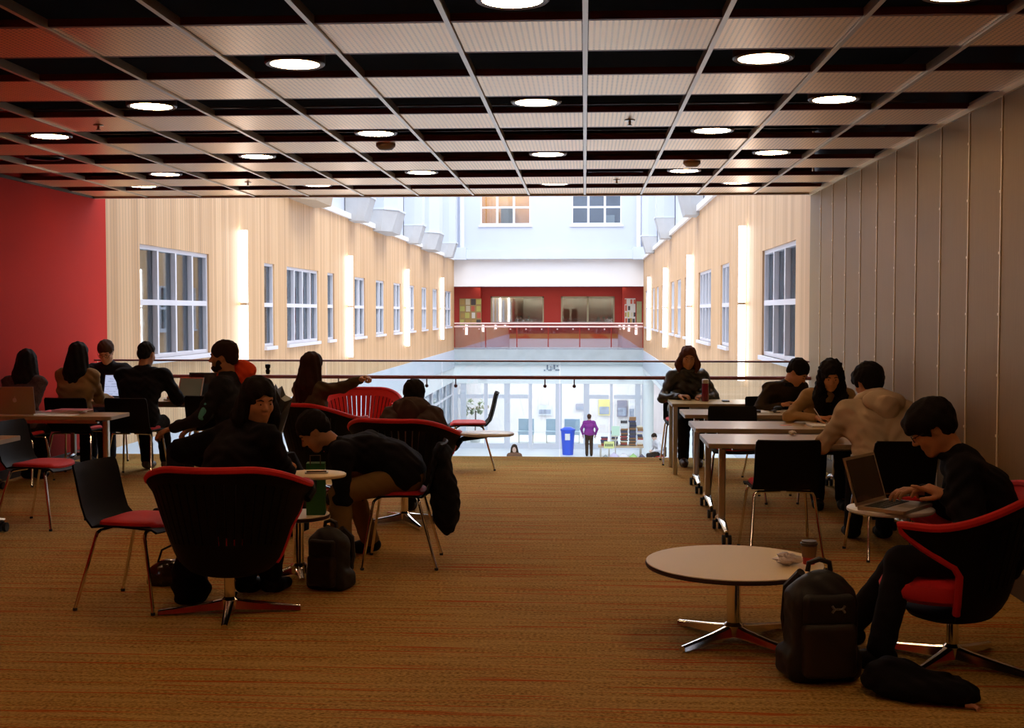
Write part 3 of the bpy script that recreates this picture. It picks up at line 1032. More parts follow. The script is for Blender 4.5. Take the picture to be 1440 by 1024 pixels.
def sheet(mb, ta, tb, v0, v1, nu, nv, thick=0.022):
    """thick piece of the shell; outside material 0, inside material 1"""
    grid = []
    for off in (0.0, -thick):
        for j in range(nv + 1):
            v = lerp(v0, v1, j / nv)
            for i in range(nu + 1):
                grid.append(shell_pt(lerp(ta(v), tb(v), i / nu), v, off))
    n1 = (nu + 1) * (nv + 1)
    o = lambda j, i: j * (nu + 1) + i
    fo, fi, fe = [], [], []
    for j in range(nv):
        for i in range(nu):
            fo.append((o(j, i), o(j, i + 1), o(j + 1, i + 1), o(j + 1, i)))
            fi.append(tuple(n1 + k for k in (o(j, i), o(j + 1, i), o(j + 1, i + 1), o(j, i + 1))))
    for i in range(nu):
        fe.append((o(0, i), n1 + o(0, i), n1 + o(0, i + 1), o(0, i + 1)))
        fe.append((o(nv, i), o(nv, i + 1), n1 + o(nv, i + 1), n1 + o(nv, i)))
    for j in range(nv):
        fe.append((o(j, 0), o(j + 1, 0), n1 + o(j + 1, 0), n1 + o(j, 0)))
        fe.append((o(j, nu), n1 + o(j, nu), n1 + o(j + 1, nu), o(j + 1, nu)))
    b = len(mb.v)
    mb.v += [tuple(p) for p in grid]
    for f, mi in ((fo, 0), (fi, 1), (fe, 0)):
        mb.f += [tuple(k + b for k in q) for q in f]
        mb.m += [mi] * len(f)
    return mb


def star_base(t, length, zcol, rot, rcol=0.028, z0=0.045):
    MB().lathe([(rcol * 1.5, z0 - .015), (rcol * 1.5, z0 + 0.03), (rcol, z0 + 0.045), (rcol, zcol)], n=16).obj('column', CHROME, t, True)
    lm = MB()
    # tapered, slightly arched leg pointing +x
    n = 5
    secs = []
    for i in range(n + 1):
        u = i / n
        x = lerp(0.02, length, u)
        hw = lerp(0.030, 0.019, u)
        top = lerp(z0 + 0.035, 0.030, u ** 0.8)
        bot = lerp(z0 - 0.02, 0.006, u)
        secs.append([(x, -hw, bot), (x, hw, bot), (x, hw * .8, top - .006), (x, hw * .4, top), (x, -hw * .4, top), (x, -hw * .8, top - .006)])
    vs = [p for s_ in secs for p in s_]
    fs = []
    for i in range(n):
        for k in range(6):
            fs.append((i * 6 + k, i * 6 + (k + 1) % 6, (i + 1) * 6 + (k + 1) % 6, (i + 1) * 6 + k))
    fs += [tuple(range(5, -1, -1)), tuple(n * 6 + k for k in range(6))]
    lm.add(vs, fs)
    lm.lathe([(0.016, 0.0), (0.016, 0.008)], (length - .03, 0, 0), 10)
    me = lm.mesh('leg', CHROME, True)
    for q in range(4):
        o = link('leg', me, t)
        o.rotation_euler = (0, 0, R(rot + 90 * q))


def lounge_parts(t, rot=40, tablet=None):
    mb = MB()
    sheet(mb, lambda v: -thmax(v), lambda v: thmax(v), 0.0, 0.30, 40, 4)
    sheet(mb, lambda v: -thmax(v), lambda v: -64, 0.30, 1.0, 12, 12)
    sheet(mb, lambda v: 64, lambda v: thmax(v), 0.30, 1.0, 12, 12)
    sheet(mb, lambda v: -64, lambda v: 64, 0.88, 1.0, 30, 3)
    # bottom bowl
    mb.lathe([(0.05, 0.205), (0.14, 0.210), (0.192, 0.226), (0.206, 0.245)], (0, 0.02, 0), 28, 0, 1.02, 0.92)
    mb.obj('shell', [BLACKPL, REDFAB], t, True)
    n = 17
    for i in range(n):
        c = -64 + 128 * (i + .5) / n
        s_ = MB()
        sheet(s_, lambda v, c=c: c - 3.05, lambda v, c=c: c + 3.05, 0.29, 0.89, 2, 8)
        s_.obj('slat', [BLACKPL, REDFAB], t, True)
    path = [shell_pt(-thmax(v), v, -0.011) for v in (0.10, .2, .3, .4, .5, .6, .7, .8, .88, .95)]
    path += [shell_pt(th, 1.0, -0.011) + Vector((0, 0, .006)) for th in np.linspace(-thmax(1), thmax(1), 49)]
    path += [shell_pt(thmax(v), v, -0.011) for v in (.95, .88, .8, .7, .6, .5, .4, .3, .2, .10)]
    MB().tube(path, 0.0185, 8).obj('rim_piping', REDFAB, t, True)
    prof = [(0.0, .30), (.20, .30), (.245, .325), (.25, .355), (.235, .385), (.15, .40), (0.0, .405)]
    MB().lathe(prof, (0, 0.06, 0), 28, 0, 1.0, 1.06).obj('seat_cushion', REDFAB, t, True)
    star_base(t, 0.37, 0.215, rot)
    if tablet:
        cx, cy, r_ = tablet
        tb = MB().lathe([(r_ - .006, 0), (r_, .006), (r_, .016), (r_ - .006, .02)], (cx, cy, .675), 28, 0, 1.0, .82).obj('tablet', WHITETOP if tablet[2] < .2 else WHITEPL, t, True)
        a = shell_pt(math.copysign(95, cx), .9)
        MB().tube([(a.x, a.y, a.z - .03), (a.x * 1.05, a.y + .06, .64), (cx, cy, .668)], [.022, .02, .016], 8).obj('tablet_arm', BLACKPL, t, True)


def lounge(label, x, y, face, rot, tablet=None):
    t = thing('lounge_chair', label, 'chair', (x, y, 0), R(face - 90), 'black and red swivel lounge chairs')
    lounge_parts(t, rot, tablet)
    return t


lounge('swivel lounge chair seen from behind under the woman in black coat, red rim', -1.88, 6.33, 90, -78, (0.36, 0.42, 0.185))
lounge('swivel lounge chair holding the youth with glasses beside the metal wall', 1.68, 5.62, 166, 47 - 166 + 90, None)
lounge('swivel lounge chair under the person with round dark hair and grey hoodie', -1.36, 9.14, 78, -50, (0.62, 0.10, 0.21))
lounge('empty red slatted swivel lounge chair standing before the balustrade', -2.27, 12.2, -87, 20, None)
lounge('swivel lounge chair under the pointing woman with long brown hair', -2.33, 10.6, 55, 10, None)


# ------------------------------------------------------------------ stacking chairs
def chair_parts(t):
    W2 = 0.215
    # side profile (y, z) of the one-piece shell, seat front to back top
    prof = [(0.235, 0.425), (0.21, 0.445), (0.12, 0.452), (0.0, 0.443), (-0.10, 0.440), (-0.165, 0.455), (-0.205, 0.50), (-0.225, 0.56), (-0.245, 0.64), (-0.262, 0.72), (-0.275, 0.765), (-0.285, 0.782)]
    nx = 10
    vs, fs = [], []
    P = [Vector((0, a, b)) for a, b in prof]
    N = []
    for i in range(len(P)):
        d = P[min(i + 1, len(P) - 1)] - P[max(i - 1, 0)]
        N.append(Vector((0, d.z, -d.y)).normalized())
    for lay in (0.0, 0.012):
        for i, p in enumerate(P):
            wv = W2 * (0.93 if i in (0, len(P) - 1) else (0.985 if i in (1, len(P) - 2) else 1.0)) * (1.0 if i < 6 else 0.98)
            for k in range(nx + 1):
                u = -1 + 2 * k / nx
                cup = 0.022 * u * u if 2 < i else 0.008 * u * u
                q = p - N[i] * (lay) + (Vector((0, 0, cup)) if i < 5 else Vector((0, cup * 1.2, 0)))
                vs.append((u * wv, q.y, q.z))
    n1 = len(P) * (nx + 1)
    o = lambda i, k: i * (nx + 1) + k
    for i in range(len(P) - 1):
        for k in range(nx):
            fs.append((o(i, k), o(i, k + 1), o(i + 1, k + 1), o(i + 1, k)))
            fs.append(tuple(n1 + q for q in (o(i, k), o(i + 1, k), o(i + 1, k + 1), o(i, k + 1))))
    for k in range(nx):
        fs.append((o(0, k), n1 + o(0, k), n1 + o(0, k + 1), o(0, k + 1)))
        e = len(P) - 1
        fs.append((o(e, k), o(e, k + 1), n1 + o(e, k + 1), n1 + o(e, k)))
    for i in range(len(P) - 1):
        fs.append((o(i, 0), o(i + 1, 0), n1 + o(i + 1, 0), n1 + o(i, 0)))
        fs.append((o(i, nx), n1 + o(i, nx), n1 + o(i + 1, nx), o(i + 1, nx)))
    MB().add(vs, fs).obj('shell', BLACKPL, t, True)
    # red seat pad
    pv, pf = [], []
    na, rings = 28, [(1.0, 0.004), (0.99, 0.02), (0.93, 0.028), (0.6, 0.032), (0.0001, 0.033)]
    for s_, h in rings:
        for i in range(na):
            a = 2 * math.pi * i / na
            ca, sa = math.cos(a), math.sin(a)
            ex = math.copysign(abs(ca) ** 0.5, ca) * 0.195 * s_
            ey = math.copysign(abs(sa) ** 0.5, sa) * 0.185 * s_ + 0.03
            pv.append((ex, ey, 0.447 + h + 0.010 * (ex / .2) ** 2 - (0.012 if ey > .19 else 0)))
    for j in range(len(rings) - 1):
        for i in range(na):
            k = (i + 1) % na
            pf.append((j * na + i, j * na + k, (j + 1) * na + k, (j + 1) * na + i))
    MB().add(pv, pf).obj('seat_pad', REDFAB, t, True)
    for sx in (-1, 1):
        for (y0, y1) in ((0.15, 0.225), (-0.12, -0.235)):
            MB().tube([(sx * 0.02, y0 * .8, 0.426), (sx * 0.165, y0, 0.426), (sx * 0.187, y0 * 1.05, 0.418), (sx * 0.196, y0 * 1.08, 0.395), (sx * 0.235, y1, 0.012)], 0.0095, 8).obj('leg', CHROME, t, True)
            MB().lathe([(0.012, 0), (0.012, 0.015)], (sx * 0.236, y1 * 1.003, 0), 8).obj('foot_cap', RUBBER, t)


chair0 = thing('stacking_chair', 'x', 'chair', (0, 0, 0), 0, 'black stacking chairs with red seat pads')
chair_parts(chair0)
CH = [
    ('empty black stacking chair with red seat beside the black coated woman', -2.45, 6.52, -10),
    ('black stacking chair with bare red seat under the wood tables by the red wall', -4.08, 8.90, -8),
    ('black stacking chair under the bending man in khaki trousers', -1.16, 7.68, 183),
    ('empty black stacking chair with red seat alone at the balustrade', -1.16, 12.42, 186),
    ('empty black stacking chair tucked at the table next to the beige hoodie man', 1.30, 8.14, 92),
    ('black stacking chair under the man in the beige hoodie', 2.02, 8.12, 97),
    ('empty black stacking chair between two wooden tables beside the curly haired girl', 1.28, 10.42, -91),
    ('black stacking chair under the curly haired girl writing', 2.02, 10.44, -92),
    ('black stacking chair under the man in dark olive jacket', 1.82, 11.70, -75),
    ('black stacking chair under the woman in leather jacket', 1.06, 12.98, -90),
    ('black stacking chair under the bearded man in profile', -2.76, 9.4, 182),
    ('black stacking chair under the man with glasses at the far laptop table', -5.14, 13.0, -88),
    ('black stacking chair under the man in black with red collar', -4.36, 11.62, 88),
    ('black stacking chair under the woman in tan jacket', -4.95, 11.62, 88),
    ('black stacking chair under the dark haired woman in patterned sleeves', -5.27, 11.04, 90),
    ('empty black stacking chair pushed to the far laptop table by the balustrade', -3.72, 12.0, 92),
]
for i, (lb, x, y, f) in enumerate(CH):
    if i == 0:
        chair0.location = (x, y, 0)
        chair0.rotation_euler = (0, 0, R(f - 90))
        chair0['label'] = lb
    else:
        dup(chair0, (x, y, 0), R(f - 90), lb)
dup(chair0, (2.80, 45.3, ZL), R(110), 'black stacking chair under the distant seated reader below')


# ------------------------------------------------------------------ tables
TZ = 0.70


def table(label, x0, x1, y0, y1, casters=True, pack=False):
    t = thing('work_table', label, 'table', ((x0 + x1) / 2, (y0 + y1) / 2, 0), 0, 'wooden work tables on steel legs')
    lx, ly = (x1 - x0) / 2, (y1 - y0) / 2
    MB().rbox(-lx + .002, lx - .002, -ly + .002, ly - .002, TZ - .003, TZ, 0.02).obj('top', LAMI, t)
    MB().rbox(-lx, lx, -ly, ly, TZ - 0.032, TZ - .003, 0.02).obj('edge', TEDGE, t)
    MB().box(-lx + .2, lx - .2, -.02, .02, TZ - .08, TZ - .035).obj('beam', STEEL, t)
    for sx in (-1, 1):
        px_ = sx * (lx - 0.13)
        if casters:
            MB().rbox(px_ - .024, px_ + .024, -.03, .03, .10, TZ - .033, .012).obj('post', STEEL, t)
            MB().box(px_ - .03, px_ + .03, -ly * .7, ly * .7, TZ - .05, TZ - .033).obj('bracket', BLACKPL, t)
            path = [(px_, -ly * .92, .085), (px_, -ly * .55, .11), (px_, 0, .125), (px_, ly * .55, .11), (px_, ly * .92, .085)]
            foot = MB().tube(path, [.016, .022, .027, .022, .016], 8).obj('foot', CHROME, t, True)
            for sy in (-1, 1):
                c = MB()
                c.tube([(px_, sy * ly * .9, .085), (px_, sy * ly * .9, .05)], .012, 8)
                for d_ in (-.02, .02):
                    c.tube([(px_ + d_ - .011, sy * ly * .9, .034), (px_ + d_ + .011, sy * ly * .9, .034)], .034, 14)
                c.obj('caster', RUBBER, t, True)
        else:
            for sy in (-1, 1):
                MB().rbox(sx * (lx - .035) - .022, sx * (lx - .035) + .022, sy * (ly - .035) - .022, sy * (ly - .035) + .022, 0, TZ - .033, .01).obj('leg', STEEL, t)
    return t


table('long wooden table on casters in front of the beige hoodie man', 0.85, 2.38, 8.37, 9.06)
table('wooden table on casters carrying the girl\'s notebook', 0.86, 2.38, 9.46, 10.14)
table('wooden table on casters strewn with papers beside the olive jacket man', 0.88, 2.38, 10.74, 11.36)
table('wooden table on plain square legs before the leather jacket woman', 0.86, 2.38, 12.02, 12.66, False)
table('wooden table corner with bare top by the red wall', -5.40, -4.10, 7.85, 8.64)
table('wooden table with silver laptop and pink papers beside the red wall', -5.40, -4.07, 10.24, 10.70)
table('far wooden table with open laptops next to the balustrade', -5.42, -3.86, 12.02, 12.62)


def coffee_table(label, x, y, z, r_, rot):
    t = thing('coffee_table', label, 'table', (x, y, 0))
    MB().lathe([(r_ - .004, z - .004), (r_ - .004, z)], n=56).obj('top', WHITETOP, t)
    MB().lathe([(r_ - .03, z - .03), (r_ - .004, z - .024), (r_, z - .012), (r_ - .003, z - .004)], n=56).obj('edge', DARKEDGE, t, True)
    star_base(t, min(0.36, r_ * .9), z - .03, rot, 0.034)
    return t


coffee_table('low round white coffee table with chrome star base beside the backpack', 0.73, 5.95, 0.385, 0.43, 42)
coffee_table('low round table under the green bag between the lounge chairs', -1.72, 7.22, 0.385, 0.19, 20)


# ------------------------------------------------------------------ laptops and small things
def laptop(name, label, x, y, z, face, body, screen_m, tilt=110, w_=.32, d_=.22, logo=False):
    """face: direction (deg) in which the user sits, seen from the laptop"""
    t = thing(name, label, 'laptop', (x, y, z), R(face + 90))
    MB().rbox(-w_ / 2, w_ / 2, -d_ / 2, d_ / 2, 0, .016, .012).obj('base', body, t)
    kb = MB().box(-w_ * .42, w_ * .42, -d_ * .05, d_ * .40, .016, .0168).obj('keyboard', KEYS, t)
    km = MB().box(-.0095, .0095, -.0075, .0075, 0, .002).mesh('key', mat('key_cap', (.05, .045, .04), rough=.5))
    for r_ in range(4):
        for c in range(11):
            o = link('key', km, kb)
            o.location = (-w_ * .385 + c * w_ * .077, d_ * .0 + r_ * d_ * .11, .0168)
    MB().box(-.045, .045, -d_ * .42, -d_ * .12, .016, .0165).obj('trackpad', mat('trackpad', (.45, .41, .34), rough=.4, metal=.5), t)
    M_ = MT((0, d_ / 2, .014), 0, R(-(tilt - 90)))
    lid = MB().box(-w_ / 2, w_ / 2, -.002, .005, 0, d_ * 1.0, M=M_).obj('lid', body, t)
    MB().box(-w_ * .46, w_ * .46, -.0032, -.002, d_ * .07, d_ * .94, M=M_).obj('screen', screen_m, lid)
    if logo:
        e = MB()
        e.prism([(.018 * math.cos(a), .02 * math.sin(a)) for a in np.linspace(0.5, 5.78, 14)], 0, .001, M=M_ @ MT((0, .0052, d_ * .5), 0, R(-90)))
        e.prism([(.003, .022), (.009, .026), (.007, .036), (.002, .03)], 0, .001, M=M_ @ MT((0, .0052, d_ * .5), R(180), R(90)))
        e.obj('emblem', WHITEPL, lid)
    return t


SCRW = make_screen('screen_white', (0.62, 0.68, 0.95), 1)
SCRD = mat('screen_dark', (0.012, 0.011, 0.012), rough=0.12)
SCRB = mat('screen_dim', (0.02, 0.02, 0.02), rough=.15, emit=(.10, .075, .04), estr=.35)
laptop('laptop', 'open silver laptop with dark screen on the youth\'s lap tray', 1.445, 5.735, 0.689, -37, ALU, SCRD, 107, .33, .23)
tr_ = thing('lap_tray', 'round white writing tray below the youth\'s silver laptop', 'tray', (1.43, 5.76, 0.666))
MB().lathe([(.19, 0), (.2, .008), (.2, .018), (.195, .022)], n=32, sx=1.0, sy=.9).obj('plate', WHITEPL, tr_, True)
MB().tube([(.05, .1, 0), (.16, .28, -.03), (.2, .38, -.05)], .018, 8).obj('arm', BLACKPL, tr_, True)
laptop('laptop', 'silver laptop with bright emblem, lid turned outward on the wooden table', -4.98, 10.50, TZ, 95, ALU, SCRW, 102, .34, .24, True)
laptop('laptop', 'black laptop with bright white page beside the tan jacket woman', -4.82, 12.24, TZ, -90, LBLACK, SCRW, 104, .35, .25)
laptop('laptop', 'open silver laptop with dim picture near the black coated man', -4.10, 12.20, TZ, -110, ALU, SCRB, 105, .30, .22)
laptop('laptop', 'black laptop seen against the slatted wall behind the silver one', -4.02, 12.49, TZ, -95, LBLACK, SCRD, 100, .34, .25)


def flat(name, label, cat, x, y, z, sx, sy, h, m, rz=0, grp=None):
    o = MB().rbox(-sx / 2, sx / 2, -sy / 2, sy / 2, 0, h, min(sx, sy) * .08).obj(name, m)
    o.location = (x, y, z)
    o.rotation_euler = (0, 0, R(rz))
    return tag(o, label, cat, grp)


def book(name, label, x, y, z, sx, sy, h, m, rz=0):
    t = thing(name, label, 'book', (x, y, z), R(rz))
    MB().box(-sx / 2, sx / 2, -sy / 2, sy / 2, 0, h * .12).obj('cover', m, t)
    MB().box(-sx / 2, sx / 2, -sy / 2, sy / 2, h * .88, h).obj('cover', m, t)
    MB().box(-sx / 2 + .004, sx / 2 - .004, -sy / 2 + .004, sy / 2 - .004, h * .12, h * .88).obj('pages', PAPER, t)
    return t


# right tables
nb = thing('notebook', 'open notebook the curly haired girl writes in', 'notebook', (1.93, 9.74, TZ), R(4))
for sx in (-1, 1):
    MB().rbox(min(0, sx * .16), max(0, sx * .16), -.12, .12, 0, .014, .006).obj('pages', PAPER, nb)
MB().box(-.165, .165, -.125, .125, -.0, .003).obj('cover', TEDGE, nb)
flat('paper_slip', 'small orange slip on the girl\'s wooden table', 'paper', 1.60, 9.78, TZ, .09, .06, .002, mat('orange_paper', (.7, .2, .05)), 12)
flat('paper_sheet', 'white paper sheet on the strewn wooden table beside the keys', 'paper', 1.48, 11.12, TZ, .34, .24, .003, PAPER, 8)
flat('paper_sheet', 'white paper sheet close to the olive jacket man\'s elbow', 'paper', 1.86, 11.18, TZ, .26, .2, .003, PAPER, -15)
flat('pencil_case', 'dark flat pencil case across the paper sheets', 'pencil case', 1.42, 10.98, TZ + .003, .3, .07, .02, mat('dark_case', (.05, .04, .04)), 6)
ky = thing('key_bunch', 'bunch of dark keys near the olive jacket man', 'keys', (1.70, 11.0, TZ))
for q in range(5):
    o = MB().rbox(-.03, .03, -.012, .012, 0, .006, .004).obj('key', mat('dark_steel', (.12, .1, .09), rough=.4, metal=.6), ky)
    o.location = (.02 * math.cos(q * 1.3), .02 * math.sin(q * 1.3), q * .006)
    o.rotation_euler = (0, 0, q * 1.25)
MB().lathe([(0.0, .0), (.03, .005), (.04, .02), (.03, .035), (0, .04)], (0.03, .01, .02), 12).obj('fob', RUBBER, ky, True)


def crumple(name, label, x, y, z, s, m, seed, parent=None, flatn=.6):
    r2 = random.Random(seed)
    mb = MB()
    n, k = 14, 8
    vs = []
    for j in range(k + 1):
        ph = math.pi * j / k
        for i in range(n):
            a = 2 * math.pi * i / n
            rr = s * r2.uniform(.65, 1.1)
            vs.append((rr * math.sin(ph) * math.cos(a), rr * math.sin(ph) * math.sin(a) * .8, max(0, s * flatn + rr * flatn * math.cos(ph))))
    fs = [(j * n + i, j * n + (i + 1) % n, (j + 1) * n + (i + 1) % n, (j + 1) * n + i) for j in range(k) for i in range(n)]
    mb.add(vs, fs)
    o = mb.obj(name, m)
    o.location = (x, y, z)
    if label:
        tag(o, label, 'tissue')
    return o


crumple('tissue', 'small white crumpled tissue on the table edge near the beige hoodie', 1.52, 9.0, TZ, .03, PAPER, 3)
bt = thing('thermos_bottle', 'tall dark red thermos bottle before the leather jacket woman', 'bottle', (1.22, 12.40, TZ))
MB().lathe([(.034, 0), (.036, .01), (.036, .17), (.034, .18)], n=18).obj('body', mat('wine_red', (.16, .01, .03), rough=.25), bt, True)
MB().lathe([(.033, .18), (.034, .185), (.034, .215), (.028, .222)], n=18).obj('cap', STEEL, bt, True)
ph = thing('phone', 'small phone lying beside the dark red thermos', 'phone', (1.42, 12.36, TZ))
MB().rbox(-.035, .035, -.06, .06, 0, .012, .01).obj('body', LBLACK, ph)
MB().rbox(-.031, .031, -.053, .053, .012, .0125, .006).obj('screen', SCRD, ph)
# coffee table things
cup = thing('paper_cup', 'paper coffee cup with brown sleeve, red foot and dark lid', 'cup', (1.085, 5.92, .385))
MB().lathe([(.028, 0), (.031, .036)], n=20).obj('foot', mat('cup_red', (.60, .03, .02), rough=.5), cup, True)
MB().lathe([(.0325, .034), (.039, .088)], n=20).obj('sleeve', mat('kraft', (.28, .14, .05), rough=.8), cup, True)
MB().lathe([(.037, .086), (.040, .094), (.042, .096), (.042, .102), (.036, .106), (.036, .112)], n=20).obj('lid', mat('lid_dark', (.06, .035, .02), rough=.4), cup, True)
flat('paper_napkin', 'flat white napkin half under the paper cup on the coffee table', 'napkin', 1.10, 5.99, .385, .08, .09, .002, mat('white_napkin', (.86, .78, .66)), 25)
o = crumple('plastic_wrapper', None, .975, 5.875, .385, .07, mat('wrapper', (.78, .68, .66), rough=.25, var=.3, vscale=30), 9, None, .45)
tag(o, 'crumpled clear pastry wrapper beside the paper cup', 'wrapper')
# left tables
book('book', 'pink covered book lying on the silver laptop\'s table', -4.62, 10.58, TZ, .34, .22, .022, PINKP, 6)
book('book', 'dark red folder on top of the pink covered book', -4.55, 10.58, TZ + .022, .30, .2, .012, mat('dark_pink', (.45, .07, .08)), -4)
flat('paper_sheet', 'loose cream sheets spread before the pink book', 'paper', -4.60, 10.36, TZ, .34, .2, .004, PAPER, -10)
flat('paper_sheet', 'cream sheet tucked by the silver laptop with emblem', 'paper', -4.72, 10.42, TZ + .004, .2, .14, .003, PAPER, 25)
cab = MB().tube([(-5.16, 10.33, TZ + .006), (-5.05, 10.29, TZ + .006), (-4.92, 10.28, TZ + .006), (-4.82, 10.31, TZ + .006)], .004, 6).obj('charger_cable', WHITEPL, None, True)
tag(cab, 'white charger cable curling beside the silver laptop with emblem', 'cable')
# phone on the tablet of the front lounge chair
ph = thing('phone', 'phone with pale rim lying on the small tablet by the black coat', 'phone', (-1.50, 6.74, .696), R(12))
MB().rbox(-.065, .065, -.035, .035, 0, .009, .012).obj('case', ALU, ph)
MB().rbox(-.055, .055, -.029, .029, .009, .0098, .006).obj('screen', SCRD, ph)

# ------------------------------------------------------------------ organic shapes: smooth union of primitives -> surface net
def v3(*a):
    return np.array(a, dtype=np.float64)


def nrm(a):
    a = np.asarray(a, float)
    return a / (np.linalg.norm(a) + 1e-12)


def cone(a, b, ra, rb, k=0.03, op='+'):
    return dict(t='c', a=np.asarray(a, float), b=np.asarray(b, float), ra=ra, rb=rb, k=k, op=op)


def ell(c, r_, rot=None, k=0.03, op='+'):
    return dict(t='e', c=np.asarray(c, float), r=np.asarray(r_, float), R=np.eye(3) if rot is None else np.asarray(rot, float), k=k, op=op)


def rb(c, h, r_, rot=None, k=0.02, op='+'):
    return dict(t='b', c=np.asarray(c, float), h=np.asarray(h, float), r=r_, R=np.eye(3) if rot is None else np.asarray(rot, float), k=k, op=op)


def prim_bounds(p):
    if p['t'] == 'c':
        m = max(p['ra'], p['rb'])
        return np.minimum(p['a'], p['b']) - m, np.maximum(p['a'], p['b']) + m
    if p['t'] == 'e':
        e = np.sqrt(((p['R'].T * p['r']) ** 2).sum(1))
        return p['c'] - e, p['c'] + e
    e = np.abs(p['R'].T) @ p['h'] + p['r']
    return p['c'] - e, p['c'] + e


def prim_d(p, X, Y, Z):
    if p['t'] == 'c':
        ab = p['b'] - p['a']
        l2 = float(ab @ ab) + 1e-12
        px, py, pz = X - p['a'][0], Y - p['a'][1], Z - p['a'][2]
        t = np.clip((px * ab[0] + py * ab[1] + pz * ab[2]) / l2, 0, 1)
        dx, dy, dz = px - t * ab[0], py - t * ab[1], pz - t * ab[2]
        return np.sqrt(dx * dx + dy * dy + dz * dz) - (p['ra'] + t * (p['rb'] - p['ra']))
    px, py, pz = X - p['c'][0], Y - p['c'][1], Z - p['c'][2]
    M = p['R']
    qx = M[0, 0] * px + M[0, 1] * py + M[0, 2] * pz
    qy = M[1, 0] * px + M[1, 1] * py + M[1, 2] * pz
    qz = M[2, 0] * px + M[2, 1] * py + M[2, 2] * pz
    if p['t'] == 'e':
        r_ = p['r']
        k0 = np.sqrt((qx / r_[0]) ** 2 + (qy / r_[1]) ** 2 + (qz / r_[2]) ** 2)
        k1 = np.sqrt((qx / r_[0] ** 2) ** 2 + (qy / r_[1] ** 2) ** 2 + (qz / r_[2] ** 2) ** 2) + 1e-9
        return k0 * (k0 - 1) / k1
    h = p['h']
    ax, ay, az = np.abs(qx) - h[0], np.abs(qy) - h[1], np.abs(qz) - h[2]
    return np.sqrt(np.maximum(ax, 0) ** 2 + np.maximum(ay, 0) ** 2 + np.maximum(az, 0) ** 2) + np.minimum(np.maximum(ax, np.maximum(ay, az)), 0) - p['r']


